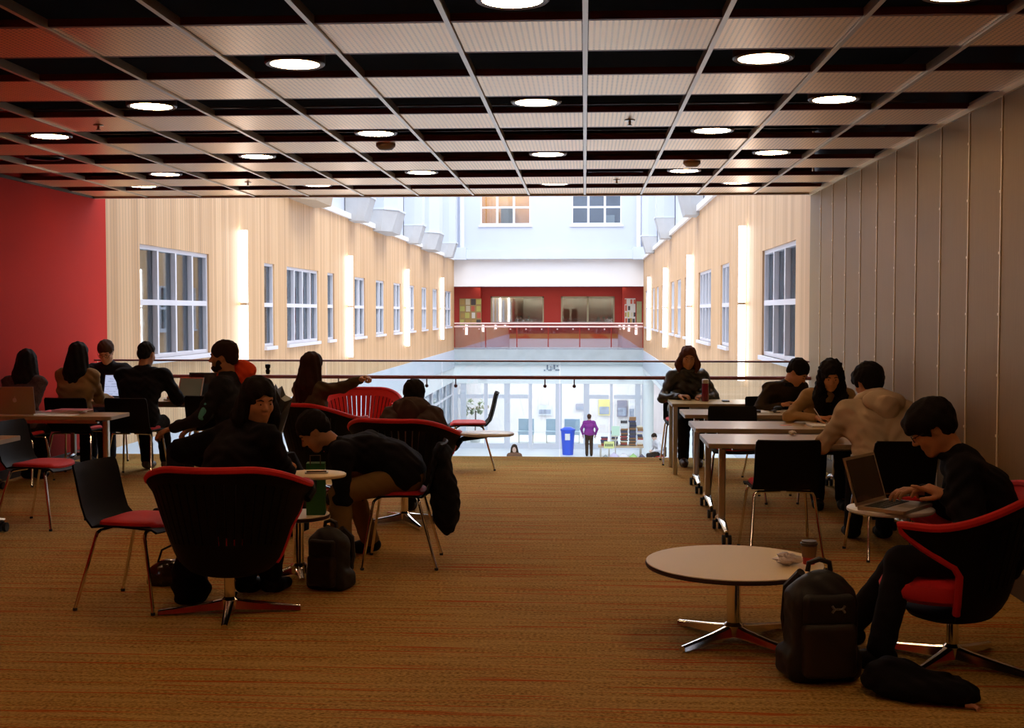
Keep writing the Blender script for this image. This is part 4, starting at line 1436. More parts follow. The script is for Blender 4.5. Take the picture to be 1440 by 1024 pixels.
def sdf_mesh(name, prims, h, mats, wrinkle=0.0, wfreq=(23, 31, 37), strand=0.0, fine=0.0):
    los, his = zip(*[prim_bounds(p) for p in prims if p['op'] == '+'])
    lo = np.min(los, 0) - 3 * h - 0.012
    hi = np.max(his, 0) + 3 * h + 0.012
    n = np.ceil((hi - lo) / h).astype(int) + 1
    ax = [(lo[i] + h * np.arange(n[i])).astype(np.float32) for i in range(3)]
    D = np.full(n, 0.2, np.float32)
    for p in prims:
        a, b = prim_bounds(p)
        pad = p['k'] + 3 * h + 0.02
        i0 = np.maximum(((a - pad - lo) / h).astype(int), 0)
        i1 = np.minimum(((b + pad - lo) / h).astype(int) + 2, n)
        if np.any(i1 <= i0):
            continue
        sl = tuple(slice(i0[i], i1[i]) for i in range(3))
        X = ax[0][sl[0]][:, None, None]
        Y = ax[1][sl[1]][None, :, None]
        Z = ax[2][sl[2]][None, None, :]
        d = prim_d(p, X, Y, Z).astype(np.float32)
        S = D[sl]
        k = max(p['k'], 1e-4)
        if p['op'] == '+':
            hh = np.maximum(k - np.abs(S - d), 0) / k
            D[sl] = np.minimum(S, d) - hh * hh * k * 0.25
        else:
            hh = np.maximum(k - np.abs(S + d), 0) / k
            D[sl] = np.maximum(S, -d) + hh * hh * k * 0.25
    if wrinkle or strand or fine:
        X = ax[0][:, None, None]
        Y = ax[1][None, :, None]
        Z = ax[2][None, None, :]
        if wrinkle:
            f = wfreq
            q = 0.35 * np.sin(f[0] * X + 3 * np.sin(9 * Z + 5 * Y)) * np.sin(f[2] * Z + 2.5 * np.sin(11 * X + 2)) + 0.3 * np.sin(f[1] * Y + 2 * np.sin(14 * Z) + 29 * Z) + 0.55 * np.sin(88 * Z + 35 * X + 3 * np.sin(21 * Y + 13 * X)) * np.sin(23 * Y + 17 * X + 1) + 0.8 * np.sin(72 * Z + 4 * np.sin(17 * X) + 3 * np.sin(15 * Y)) * np.sin(19 * X + 12 * Y)
            D += (wrinkle * q).astype(np.float32)
        if strand:
            q = np.sin(75 * X + 4 * np.sin(6 * Z)) * np.sin(80 * Y + 3 * np.sin(7 * Z + 2))
            D += (strand * q).astype(np.float32)
        if fine:
            q = np.sin(85 * X + 3 * np.sin(30 * Z)) * np.sin(90 * Y + 2 * np.sin(38 * X)) + 0.7 * np.sin(88 * Z + 3 * np.sin(26 * Y)) * np.sin(80 * X + 60 * Y)
            D += (fine * q).astype(np.float32)
    # surface nets
    S = D < 0
    nx, ny, nz = n
    cs = np.zeros((nx - 1, ny - 1, nz - 1), np.uint8)
    for i in (0, 1):
        for j in (0, 1):
            for k in (0, 1):
                cs += S[i:nx - 1 + i, j:ny - 1 + j, k:nz - 1 + k]
    act = np.argwhere((cs > 0) & (cs < 8))
    if len(act) == 0:
        return None
    idx = np.full(cs.shape, -1, np.int32)
    idx[act[:, 0], act[:, 1], act[:, 2]] = np.arange(len(act))
    acc = np.zeros((len(act), 3))
    cnt = np.zeros(len(act))
    corners = [(i, j, k) for i in (0, 1) for j in (0, 1) for k in (0, 1)]
    val = {c: D[act[:, 0] + c[0], act[:, 1] + c[1], act[:, 2] + c[2]] for c in corners}
    for c in corners:
        for axis in range(3):
            if c[axis]:
                continue
            e = list(c)
            e[axis] = 1
            e = tuple(e)
            a, b = val[c], val[e]
            m = (a < 0) != (b < 0)
            t = a[m] / (a[m] - b[m])
            pt = np.tile(np.array(c, float), (m.sum(), 1))
            pt[:, axis] += t
            acc[m] += pt
            cnt[m] += 1
    P = lo + h * (act + acc / cnt[:, None])
    quads = []
    for axis in range(3):
        u, w_ = (axis + 1) % 3, (axis + 2) % 3
        s0 = [slice(None)] * 3
        s1 = [slice(None)] * 3
        s0[axis] = slice(0, n[axis] - 1)
        s1[axis] = slice(1, n[axis])
        A, B = S[tuple(s0)], S[tuple(s1)]
        ch = np.argwhere(A != B)
        ok = (ch[:, u] > 0) & (ch[:, w_] > 0) & (ch[:, u] < n[u] - 1) & (ch[:, w_] < n[w_] - 1)
        ch = ch[ok]
        flip = A[ch[:, 0], ch[:, 1], ch[:, 2]]
        q = []
        for du, dw in ((-1, -1), (0, -1), (0, 0), (-1, 0)):
            g = ch.copy()
            g[:, u] += du
            g[:, w_] += dw
            q.append(idx[g[:, 0], g[:, 1], g[:, 2]])
        q = np.stack(q, 1)
        q[~flip] = q[~flip][:, ::-1]
        quads.append(q)
    Q = np.concatenate(quads)
    Q = Q[(Q >= 0).all(1)]
    me = bpy.data.meshes.new(name)
    me.vertices.add(len(P))
    me.vertices.foreach_set('co', P.astype(np.float32).ravel())
    me.loops.add(len(Q) * 4)
    me.loops.foreach_set('vertex_index', Q.astype(np.int32).ravel())
    me.polygons.add(len(Q))
    me.polygons.foreach_set('loop_start', np.arange(0, len(Q) * 4, 4, dtype=np.int32))
    me.polygons.foreach_set('use_smooth', np.ones(len(Q), bool))
    me.update(calc_edges=True)
    me.validate()
    me.materials.append(mats)
    return me


def sdf_obj(name, prims, h, m, parent=None, org=None, **kw):
    me = sdf_mesh(name, prims, h, m, **kw)
    if me is None:
        return None
    if org is not None:
        me.transform(Matrix.Translation(-Vector(org)))
    return link(name, me, parent)


# ------------------------------------------------------------------ people
def frame(fwd, up):
    f = nrm(fwd)
    r_ = nrm(np.cross(f, up))
    u = np.cross(r_, f)
    return r_, f, u


def ik(a, b, l1, l2, hint):
    d = b - a
    L = np.linalg.norm(d)
    if L > (l1 + l2) * .995:
        b = a + d / L * (l1 + l2) * .995
        d = b - a
        L = np.linalg.norm(d)
    x = (l1 * l1 - l2 * l2 + L * L) / (2 * L)
    y = math.sqrt(max(l1 * l1 - x * x, 1e-6))
    e = d / L
    hn = np.asarray(hint, float)
    hn = nrm(hn - e * (hn @ e))
    return a + e * x + hn * y, b


def hand_prims(wr, fwd, palm, side, s=1.0, curl=0.6, point=False, fist=False):
    """side: +1 thumb on the +cross side"""
    f = nrm(fwd)
    n_ = nrm(np.asarray(palm, float) - f * (np.asarray(palm, float) @ f))
    t = np.cross(f, n_) * side
    P = []
    lens = [.072, .080, .074, .058]
    for i in range(4):
        lat = (.030 - .020 * i) * s
        kn = wr + f * (.088 - .004 * abs(i - 1)) * s + t * lat
        P.append(cone(wr + f * .012 * s + t * lat * .55, kn, .0165 * s, .0125 * s, .012))
        cu = 1.5 if fist else curl * (1 + .12 * i)
        if point:
            cu = 0.08 if i == 0 else 0.55 + .25 * i
        p, ang = kn, 0
        for q, (fr, rr) in enumerate(((.45, .0105), (.32, .0095), (.26, .0085))):
            ang += cu * (.55 if q == 0 else .75)
            d = f * math.cos(ang) + n_ * math.sin(ang)
            e = p + d * lens[i] * fr * 1.12 * s
            P.append(cone(p, e, rr * s, rr * .9 * s, .004))
            p = e
    b = wr + f * .03 * s + t * .026 * s
    d1 = nrm(f * .72 + t * .62 + n_ * .35)
    m = b + d1 * .045 * s
    d2 = nrm(f * .9 + t * .2 + n_ * .45)
    e = m + d2 * .032 * s
    g = e + nrm(f + n_ * .5 - t * .05) * .024 * s
    P += [cone(b, m, .0165 * s, .0125 * s, .010), cone(m, e, .0118 * s, .0108 * s, .004), cone(e, g, .0105 * s, .009 * s, .004)]
    return P


def head_prims(c, r_, f, u, s=1.0, nose=1.0):
    B = np.stack([r_, f, u])
    L = lambda x, y, z: c + (r_ * x + f * y + u * z) * s
    E = lambda x, y, z, a, b, d, k=.02, op='+': ell(L(x, y, z), (a * s, b * s, d * s), B, k * s, op)
    P = [E(0, -.012, .035, .074, .094, .082), E(0, .022, -.03, .060, .072, .085, .04),
         cone(L(0, .045, -.075), L(0, .068, -.098), .036 * s, .022 * s, .03),
         cone(L(-.045, .01, -.065), L(-.01, .06, -.098), .022 * s, .018 * s, .03), cone(L(.045, .01, -.065), L(.01, .06, -.098), .022 * s, .018 * s, .03),
         E(0, .075, .028, .052, .018, .012, .02)]
    for sx in (-1, 1):
        P.append(E(sx * .038, .062, -.028, .024, .022, .024, .025))
        P.append(E(sx * .031, .104, .002, .017, .018, .011, .012, '-'))
        P.append(E(sx * .031, .081, .002, .0135, .0125, .0115, .004))
        P.append(E(sx * .074, -.006, -.008, .009, .020, .031, .010))
        P.append(E(sx * .081, -.002, -.006, .006, .010, .018, .004, '-'))
        P.append(E(sx * .012, .102, -.032, .010, .010, .008, .008))
    P.append(cone(L(0, .084, .012), L(0, .106 + .006 * nose, -.026), .0085 * s, .0125 * s, .010))
    P.append(E(0, .090, -.058, .022, .010, .0055, .006))
    P.append(E(0, .088, -.068, .019, .010, .0065, .006))
    P.append(E(0, .100, -.063, .020, .008, .0016, .003, '-'))
    return P


SKINS = dict(light=(0.62, 0.34, 0.21), warm=(0.55, 0.25, 0.12), tan=(0.42, 0.20, 0.10), dark=(0.22, 0.09, 0.045), far=(0.60, 0.40, 0.32))


def cloth(name, col, rough=.9):
    return mat('cloth_' + name, col, rough=rough, spec=.15, bump=.3, bscale=300)


def person(label, hip, face, lean=(5, 12), side=0.0, head=(0, 0), neck_fwd=.02, s=.96, sw=.185, wl=None, wr=None, fl=None, fr=None, skin='warm', top=None, legs=None, shoes=None,
           hair=None, hcol=(0.012, 0.008, 0.006), hood=None, collar=None, h=.009, hc=.012, bulk=1.0, lhand=None, rhand=None, el=None, er=None, twist=0, glasses=False, beard=False,
           extra=None, standing=False, hipw=1.0, cap=None, wrinkle=.006, brow=True, female=False):
    hip = v3(*hip)
    A = R(face)
    f = v3(math.cos(A), math.sin(A), 0)
    r_ = v3(math.sin(A), -math.cos(A), 0)
    up = v3(0, 0, 1)
    base = v3(hip[0], hip[1], 0 if hip[2] > 0 else ZL)
    t = thing('person', label, 'person', tuple(base))
    d1 = up * math.cos(R(lean[0])) + f * math.sin(R(lean[0])) + r_ * side
    d2 = up * math.cos(R(lean[1])) + f * math.sin(R(lean[1])) + r_ * side
    d1, d2 = nrm(d1), nrm(d2)
    waist = hip + d1 * .14 * s
    chest = waist + d1 * .05 * s + d2 * .12 * s
    neck = chest + d2 * .19 * s
    A2 = A + R(twist)
    rs = v3(math.sin(A2), -math.cos(A2), 0)
    fs = v3(math.cos(A2), math.sin(A2), 0)
    S_ = {}
    for k, sg in (('l', -1), ('r', 1)):
        S_[k] = neck - d2 * .045 * s + rs * sg * sw * s
    # head
    Ah = A2 + R(head[0])
    pit = R(head[1])
    hf0 = v3(math.cos(Ah), math.sin(Ah), 0)
    hf = hf0 * math.cos(pit) - up * math.sin(pit)
    hu = up * math.cos(pit) + hf0 * math.sin(pit)
    hr = np.cross(hf, hu)
    nd = nrm(d2 * .6 + up * .5)
    hcn = neck + nd * .075 * s + hu * .10 * s + hf0 * neck_fwd
    hs = s * .97
    HL = lambda x, y, z: hcn + (hr * x + hf * y + hu * z) * hs
    HB = np.stack([hr, hf, hu])
    # limbs
    hips = {'l': hip - r_ * .088 * s * hipw, 'r': hip + r_ * .088 * s * hipw}
    arms, lg = {}, {}
    for k, sg, wt_, eh in (('l', -1, wl, el), ('r', 1, wr, er)):
        if wt_ is None:
            wt_ = hip + f * .3 + rs * sg * .12 + up * .12
            if standing:
                wt_ = hip + rs * sg * .25 - up * .04 + f * .04
        hint = eh if eh is not None else (-up * .7 + rs * sg * .7 - fs * .25)
        e, wv = ik(S_[k], v3(*wt_), .285 * s, .255 * s, hint)
        arms[k] = (S_[k], e, wv)
    for k, sg, ft in (('l', -1, fl), ('r', 1, fr)):
        if ft is None:
            ft = hip + f * .42 * s + r_ * sg * .1
            if standing:
                ft = hip + r_ * sg * .09
        an = v3(ft[0], ft[1], base[2] + .085)
        hint = f + up * .9
        kn, an = ik(hips[k], an, .43 * s, .42 * s, hint if not standing else f)
        lg[k] = (hips[k], kn, an)
    # ---- body: one continuous skin surface
    B = head_prims(hcn, hr, hf, hu, hs)
    B.append(cone(HL(0, -.025, -.05), neck - d2 * .02, .052 * s, .058 * s, .03))
    B += [cone(neck - d2 * .03, chest, .062 * s, .075 * s, .04), cone(chest, hip, .075 * s, .075 * s, .04), cone(S_['l'], S_['r'], .038 * s, .038 * s, .03)]
    for k, sg, hd in (('l', -1, lhand), ('r', 1, rhand)):
        a, e, wv = arms[k]
        B += [cone(a, e, .042 * s, .034 * s, .03), cone(e, wv, .034 * s, .024 * s, .02)]
        hd = dict(hd or {})
        fd = hd.pop('dir', wv - e)
        pn = hd.pop('palm', -up)
        B += hand_prims(wv, fd, pn, hd.pop('side', -sg), s, **hd)
        hp, kn, an = lg[k]
        B += [cone(hp, kn, .065 * s, .045 * s, .04), cone(kn, an, .045 * s, .03 * s, .02), cone(an, an - up * .04 + f * .1, .028, .025, .02)]
    sd_obj = lambda nm, pr, hh, m, **kw: sdf_obj(nm, pr, hh, m, t, base, **kw)
    sk = mat('skin_' + skin, SKINS[skin], rough=.55, spec=.3)
    sd_obj('body', B, h, sk)
    # ---- clothes
    bk = bulk
    T = [cone(hips['l'] + d1 * .03, hips['r'] + d1 * .03, .115 * s * bk, .115 * s * bk, .05),
         cone(waist - r_ * .06 * s, waist + r_ * .06 * s, .105 * s * bk, .105 * s * bk, .06),
         cone(chest - rs * .085 * s, chest + rs * .085 * s, .112 * s * bk, .112 * s * bk, .07),
         cone(S_['l'] + rs * .03, S_['r'] - rs * .03, .066 * s * bk, .066 * s * bk, .07),
         cone(neck - d2 * .015, S_['l'], .060 * s, .058 * s, .05), cone(neck - d2 * .015, S_['r'], .060 * s, .058 * s, .05),
         cone(neck - d2 * .05, neck + nd * .025 * s, .085 * s, .064 * s, .04)]
    if hood is not None:
        T += [cone(chest - rs * .07 * s, S_['l'] + rs * .07 - d2 * .04, .118 * s * bk, .088 * s * bk, .08), cone(chest + rs * .07 * s, S_['r'] - rs * .07 - d2 * .04, .118 * s * bk, .088 * s * bk, .08), cone(waist - r_ * .085 * s, chest - rs * .09 * s, .115 * s * bk, .115 * s * bk, .08), cone(waist + r_ * .085 * s, chest + rs * .09 * s, .115 * s * bk, .115 * s * bk, .08), cone(hip + d1 * .05 - r_ * .09 * s, hip + d1 * .05 + r_ * .09 * s, .125 * s * bk, .125 * s * bk, .06)]
    if female:
        T += [ell(chest + fs * .075 * s + rs * sg * .07 * s - d2 * .02, (.07, .07, .07), None, .05) for sg in (-1, 1)]
    for k in 'lr':
        a, e, wv = arms[k]
        T += [cone(a, e, .060 * s * bk, .050 * s * bk, .04 if hood is None else .08), cone(e, e + (wv - e) * .93, .049 * s * bk, .037 * s * bk, .03)]
    sd_obj('jacket' if hood is None else 'hoodie', T, hc, top, wrinkle=wrinkle)
    L_ = [cone(hips['l'], hips['r'], .108 * s * hipw, .108 * s * hipw, .04)]
    for k in 'lr':
        hp, kn, an = lg[k]
        L_ += [cone(hp, kn, .092 * s, .068 * s, .05), cone(kn, an + up * .01, .071 * s, .062 * s, .03)]
    sd_obj('trousers', L_, hc, legs, wrinkle=.0025)
    for k in 'lr':
        hp, kn, an = lg[k]
        toe = nrm(v3(*(an - kn)[:2], 0) * .3 + f)
        sd_obj('shoe', [cone(an - up * .03 - toe * .03, an - up * .045 + toe * .05, .045, .042, .02), cone(an - up * .045 + toe * .05, an - up * .05 + toe * .14, .042, .034, .03)], .009, shoes or BLACKPL)
    # ---- hair
    if hair:
        hm = mat('hair_%d' % int(sum(hcol) * 1000), hcol, rough=.75, spec=.12, bump=.4, bscale=180)
        HP = []
        if hair == 'round':
            sd_obj('hair', [ell(HL(0, -.012, .02), np.array((.100, .116, .108)) * hs, HB, .02), ell(HL(0, -.05, -.05), np.array((.085, .07, .07)) * hs, HB, .03), ell(HL(0, .12, -.04), np.array((.075, .08, .085)) * hs, HB, .012, '-')], .008, hm, fine=.004)
        elif hair in ('short', 'crop', 'mop'):
            g = {'short': .014, 'crop': .006, 'mop': .026}[hair]
            HP = [ell(HL(0, -.016, .042), np.array((.076 + g, .096 + g, .082 + g)) * hs, HB, .02),
                  ell(HL(0, -.06, -.015), np.array((.066 + g * .5, .05 + g * .4, .06)) * hs, HB, .02)]
            if hair == 'mop':
                HP += [ell(HL(0, .075, .072), np.array((.066, .042, .036)) * hs, HB, .02), ell(HL(.03, .10, .045), np.array((.035, .02, .03)) * hs, HB, .015), ell(HL(-.03, .10, .045), np.array((.035, .02, .03)) * hs, HB, .015),
                       ell(HL(-.072, .01, .03), np.array((.018, .045, .045)) * hs, HB, .015), ell(HL(.072, .01, .03), np.array((.018, .045, .045)) * hs, HB, .015)]
            cut = [ell(HL(0, .105, -.035), np.array((.085, .085, .075)) * hs, HB, .012, '-')] if hair != 'mop' else [ell(HL(0, .10, -.055), np.array((.09, .085, .08)) * hs, HB, .012, '-')]
            for sg in (-1, 1):
                cut.append(ell(HL(sg * .082, .0, -.03), np.array((.022, .035, .04)) * hs, HB, .01, '-'))
            HP += cut
            HP.append(ell(HL(0, 0.0, -.16), np.array((.12, .14, .075)) * hs, HB, .01, '-'))
            sd_obj('hair', HP, .007, hm, fine=.003 if hair != 'mop' else .004)
        else:
            ln = {'long': .36, 'bob': .16, 'curly': .38, 'hoodhair': .20}[hair]
            g = {'long': .02, 'bob': .013, 'curly': .026, 'hoodhair': .020}[hair]
            HP = [ell(HL(0, -.016, .040), np.array((.076 + g, .096 + g, .080 + g)) * hs, HB, .02)]
            HP.append(ell(HL(0, .10, -.035), np.array((.062, .075, .085)) * hs, HB, .015, '-'))
            for q in range(7):
                a = R(-93 + 31 * q)
                x, y = math.sin(a), -math.cos(a)
                st = HL(.072 * x, -.01 + .075 * y, .0)
                back = nrm(-hf0 * .55 + up * 0)
                en = st - up * (ln + .02 * math.sin(q * 2.1)) + hr * .03 * x + (-hf0) * (.045 + .02 * math.cos(a)) * 1
                if hair in ('bob', 'curly', 'hoodhair'):
                    en = st - up * (ln + .02 * math.sin(q * 2.1)) + hr * .02 * x + hf0 * (-.015 if abs(q - 3) > 1 else -.04)
                mid = (st + en) / 2 + hr * .018 * x - hf0 * .012
                HP += [cone(st, mid, .030 * hs + g * .5, .036 * hs + g * .4, .02), cone(mid, en, .036 * hs + g * .4, .020 * hs, .02)]
            HP.append(ell(HL(0, .125, -.035), np.array((.064, .088, .098)) * hs, HB, .010, '-'))
            HP.append(cone(HL(0, .13, -.06), HL(0, .20, -.12), .06 * hs, .07 * hs, .01, '-'))
            sd_obj('hair', HP, .009, hm, strand=.006 if hair != 'curly' else 0, fine=.008 if hair == 'curly' else .001)
    if cap:
        sd_obj('knit_cap', [ell(HL(0, -.014, .045), np.array((.094, .114, .098)) * hs, HB, .02), ell(HL(0, 0, -.10), np.array((.2, .2, .10)) * hs, HB, .01, '-')], .008, cap, strand=.002)
    if brow and hair:
        bm2 = mat('hair_%d' % int(sum(hcol) * 1000), hcol)
        for sg in (-1, 1):
            o = MB().tube([tuple(HL(sg * .014, .094, .020)), tuple(HL(sg * .031, .092, .026)), tuple(HL(sg * .05, .079, .020))], [.003, .0042, .002], 6).obj('eyebrow', bm2, t, True)
            o.location = tuple(-base)
            o = MB().lathe([(0, -.006), (.0055, 0), (0, .006)], tuple(HL(sg * .031, .0915, .001)), 8).obj('eye', mat('eye_dark', (.02, .012, .01), rough=.2), t, True)
            o.location = tuple(-base)
    if beard:
        sd_obj('beard', [ell(HL(0, .05, -.085), np.array((.054, .054, .038)) * hs, HB, .02), ell(HL(.055, .018, -.052), np.array((.016, .034, .05)) * hs, HB, .02), ell(HL(-.055, .018, -.052), np.array((.016, .034, .05)) * hs, HB, .02),
                         ell(HL(0, .098, -.063), np.array((.024, .02, .010)) * hs, HB, .006, '-')], .007, mat('hair_%d' % int(sum(hcol) * 1000), hcol), fine=.002)
    if glasses:
        gm = mat('glasses_frame', (.01, .01, .01), rough=.3)
        g = MB()
        for sg in (-1, 1):
            g.tube([tuple(HL(sg * .033 + .025 * math.cos(a), .108, .0 + .018 * math.sin(a))) for a in np.linspace(0, 2 * math.pi, 15)], .0022, 6)
            g.tube([tuple(HL(sg * .058, .106, .006)), tuple(HL(sg * .078, .06, .006)), tuple(HL(sg * .080, .0, .004))], .0022, 6)
        g.tube([tuple(HL(-.008, .109, .004)), tuple(HL(.008, .109, .004))], .002, 6)
        o = g.obj('glasses', gm, t, True)
        o.location = tuple(-base)
    if hood is not None:
        bk_ = nrm(-fs + d2 * float(d2 @ fs))
        c0 = neck - d2 * .02 + bk_ * .055
        Hd = []
        for q in range(9):
            a0, a1 = R(-110 + 24.4 * q), R(-110 + 24.4 * (q + 1))
            p0 = neck + d2 * .025 + rs * .105 * math.sin(a0) * s + bk_ * .10 * math.cos(a0) * s
            p1 = neck + d2 * .025 + rs * .105 * math.sin(a1) * s + bk_ * .10 * math.cos(a1) * s
            Hd.append(cone(p0, p1, .046, .046, .02))
        Hd += [ell(c0 + bk_ * .10 - d2 * .05, (.150 * s, .052, .085), np.stack([rs, -bk_, d2]), .04), ell(c0 + bk_ * .105 - d2 * .14, (.075 * s, .042, .075), np.stack([rs, fs, d2]), .05),
               ell(neck + d2 * .055, (.066, .062, .06), np.stack([rs, fs, d2]), .02, '-')]
        sd_obj('hood', Hd, .009, hood, wrinkle=.003)
    if collar is not None:
        Cd = []
        for q in range(12):
            a0, a1 = R(30 * q), R(30 * (q + 1))
            p0 = neck + nd * .025 + rs * .068 * math.sin(a0) * s + fs * .066 * math.cos(a0) * s
            p1 = neck + nd * .025 + rs * .068 * math.sin(a1) * s + fs * .066 * math.cos(a1) * s
            Cd.append(cone(p0, p1, .019, .019, .01))
        sd_obj('collar', Cd, .008, collar)
    return dict(t=t, base=base, neck=neck, hcn=hcn, HL=HL, arms=arms, lg=lg, f=f, r=r_, sd=sd_obj, HB=HB, hs=hs, chest=chest, d2=d2)

BLK = cloth('black', (0.006, 0.005, 0.006))
BLK2 = cloth('charcoal', (0.012, 0.010, 0.011))
BEIGE = cloth('beige_fleece', (0.50, 0.38, 0.25))
TAN = cloth('tan_knit', (0.40, 0.24, 0.10))
OLIVE = cloth('dark_olive', (0.045, 0.028, 0.014))
KHAKI = cloth('khaki', (0.19, 0.105, 0.035))
DENIM = cloth('dark_denim', (0.018, 0.02, 0.035))
GREYH = cloth('grey_hoodie', (0.07, 0.045, 0.035))
OLGREY = cloth('olive_grey', (0.085, 0.058, 0.030))
LEATHER = mat('black_leather', (0.012, 0.011, 0.013), rough=.32, spec=.5, bump=.2, bscale=80)
PURPLE = cloth('purple', (0.22, 0.035, 0.24))
ORANGE = cloth('orange', (0.80, 0.07, 0.015))
DRED = cloth('dark_red', (0.16, 0.012, 0.010))
BROWN = cloth('brown', (0.14, 0.07, 0.045))
TEAL = cloth('teal', (0.10, 0.36, 0.32))
HAIRB = (0.010, 0.007, 0.006)
HAIRBR = (0.085, 0.026, 0.012)

# --- youth at the right
p = person('young man in black with glasses, bent over a laptop in a lounge chair', (1.87, 5.63, .495), 166, (-4, 37), 0, (2, 33), .035, .97, .18,
           wl=(1.62, 5.54, .78), wr=(1.60, 5.84, .755), fl=(1.33, 5.50), fr=(1.27, 5.86), skin='warm', top=BLK, legs=BLK2, hair='mop', hcol=HAIRB, h=.006, hc=.009, bulk=1.2,
           lhand=dict(dir=(-.93, .02, .36), palm=(-.15, .3, -.9), point=True), rhand=dict(dir=(-.95, -.1, .05), palm=(0, 0, -1), curl=.5), glasses=True, collar=BLK)
wv = p['arms']['l'][2]
e_ = p['arms']['l'][1]
dd = nrm(wv - e_)
rr_, ff_, uu_ = frame(dd, v3(0, 0, 1))
o = MB().tube([tuple(wv - dd * .006 + (rr_ * math.cos(a) + uu_ * math.sin(a)) * .029) for a in np.linspace(0, 6.2832, 17)], .0045, 6).obj('bracelet', CHROME, p['t'], True)
o.location = tuple(-p['base'])

# --- table row at the right
person('man in beige hooded fleece seen from behind at the wooden table', (2.02, 8.16, .545), 99, (22, 42), 0, (18, 18), .02, 1.0, .20, wl=(1.74, 8.62, .745), wr=(2.16, 8.66, .745), skin='warm',
       top=BEIGE, legs=DENIM, hair='mop', hcol=HAIRB, hood=cloth('beige_hood', (0.56, 0.43, 0.29)), bulk=1.08, hc=.009, wrinkle=.0055, fl=(1.9, 8.7), fr=(2.12, 8.7))
person('girl with long dark curly hair and tan knit writing in a notebook', (2.02, 10.42, .55), -93, (24, 42), 0, (0, 24), .05, .95, .17, wl=(2.05, 9.92, .75), wr=(1.86, 9.90, .752), skin='warm',
       top=TAN, legs=DENIM, hair='curly', hcol=HAIRB, rhand=dict(palm=(.2, -.2, -1), curl=.75), lhand=dict(palm=(0, 0, -1), curl=.35), er=v3(-1, -.1, -.5), el=v3(1, -.1, -.5), female=True, h=.008)
pen = MB().tube([(1.895, 9.80, .725), (1.835, 9.86, .83)], [.0025, .004], 8).obj('pen', WHITEPL, None, True)
tag(pen, 'white pen in the curly haired girl\'s hand', 'pen')
person('man in dark olive jacket leaning over papers by the metal wall', (1.78, 11.74, .54), -60, (24, 48), .10, (25, 40), .02, .97, .19, wl=(2.02, 11.28, .745), wr=(1.80, 11.26, .745), skin='warm',
       top=OLIVE, legs=DENIM, hair='short', hcol=HAIRB, bulk=1.08, collar=BLK2)
person('woman in black leather jacket with auburn bob reading at the last table', (1.07, 12.99, .545), -88, (10, 30), 0, (0, 16), .01, .94, .165, wl=(1.22, 12.58, .735), wr=(0.98, 12.58, .735), skin='tan',
       top=LEATHER, legs=BLK, hair='bob', hcol=HAIRBR, female=True, collar=LEATHER, fl=(1.18, 12.7), fr=(1.03, 12.72), shoes=mat('brown_boot', (.05, .02, .015), rough=.4))

# --- lounge group at the left
pw = person('woman in black coat turning her head in the front lounge chair', (-1.92, 6.36, .515), 64, (10, 32), .06, (-92, 12), .03, .98, .205, wl=(-2.10, 6.82, .73), wr=(-1.70, 6.80, .735), fl=(-1.92, 6.78), fr=(-1.78, 6.80),
       skin='warm', top=BLK, legs=BLK, hair='hoodhair', hcol=HAIRB, bulk=1.30, h=.007, el=v3(-1, .1, -.45), er=v3(.35, .1, -1), collar=BLK, twist=-20)
person('man in black jacket and khaki trousers bending forward on a chair', (-1.12, 7.67, .565), 184, (44, 86), 0, (8, 42), .03, 1.0, .20, wl=(-1.60, 7.60, .42), wr=(-1.62, 7.86, .40), fl=(-1.47, 7.28), fr=(-1.42, 7.98),
       skin='tan', top=BLK, legs=KHAKI, hair='short', hcol=HAIRB, bulk=1.15, h=.008, collar=BLK)
ph_ = person('person with round dark hair and grey hoodie slouching in a lounge chair', (-1.33, 9.10, .47), 88, (22, 46), .0, (8, 8), .0, .90, .18, wl=(-1.53, 9.46, .74), wr=(-1.16, 9.5, .60), fl=(-1.4, 9.72), fr=(-1.15, 9.75),
       skin='warm', top=GREYH, legs=BLK2, hair='round', hcol=HAIRB, hood=GREYH, bulk=1.1, wrinkle=.007, lhand=dict(dir=(.35, .2, .8), palm=(.8, .2, 0), curl=.8), el=v3(-.6, -.2, -.6), brow=False)
phn = MB().rbox(-.012, .012, -.04, .04, -.06, .06, .006).obj('phone', LBLACK)
phn.location = (-1.45, 9.50, .845)
tag(phn, 'black phone raised in the grey hoodie person\'s hand', 'phone')
person('woman with long brown hair pointing with an outstretched fist', (-2.44, 10.56, .505), 52, (4, 10), 0, (6, 4), .0, .93, .165, wl=(-2.25, 10.9, .62), wr=(-1.88, 10.22, 1.03), fl=(-2.15, 11.0), fr=(-2.0, 10.9),
       skin='warm', top=OLGREY, legs=BLK, hair='long', hcol=(0.030, 0.010, 0.006), rhand=dict(fist=True, palm=(0, -.3, -1)), er=v3(0, 0, -1), female=True, bulk=1.05, h=.008)
pb = person('bearded man in dark jacket seen in profile behind the black coat', (-2.74, 9.4, .565), 178, (2, 8), 0, (4, 4), .02, 1.02, .20, wl=(-3.18, 9.22, .70), wr=(-3.1, 9.55, .68), fl=(-3.2, 9.3), fr=(-3.2, 9.55),
       skin='tan', top=cloth('dark_jacket', (0.016, 0.015, 0.017)), legs=DENIM, hair='short', hcol=(0.028, 0.013, 0.007), beard=True, bulk=1.12, el=v3(.1, -.4, -1))
pb['sd']('scarf', [ell(pb['neck'] + v3(.11, .07, .055), (.095, .07, .10), None, .03), ell(pb['neck'] + v3(-.06, .09, .02), (.05, .05, .06), None, .03), cone(pb['neck'] + v3(.08, .06, 0), pb['neck'] + v3(-.05, .09, 0), .06, .05, .03)], .009, ORANGE, wrinkle=.007)
a_, e2, w2 = pb['arms']['l']
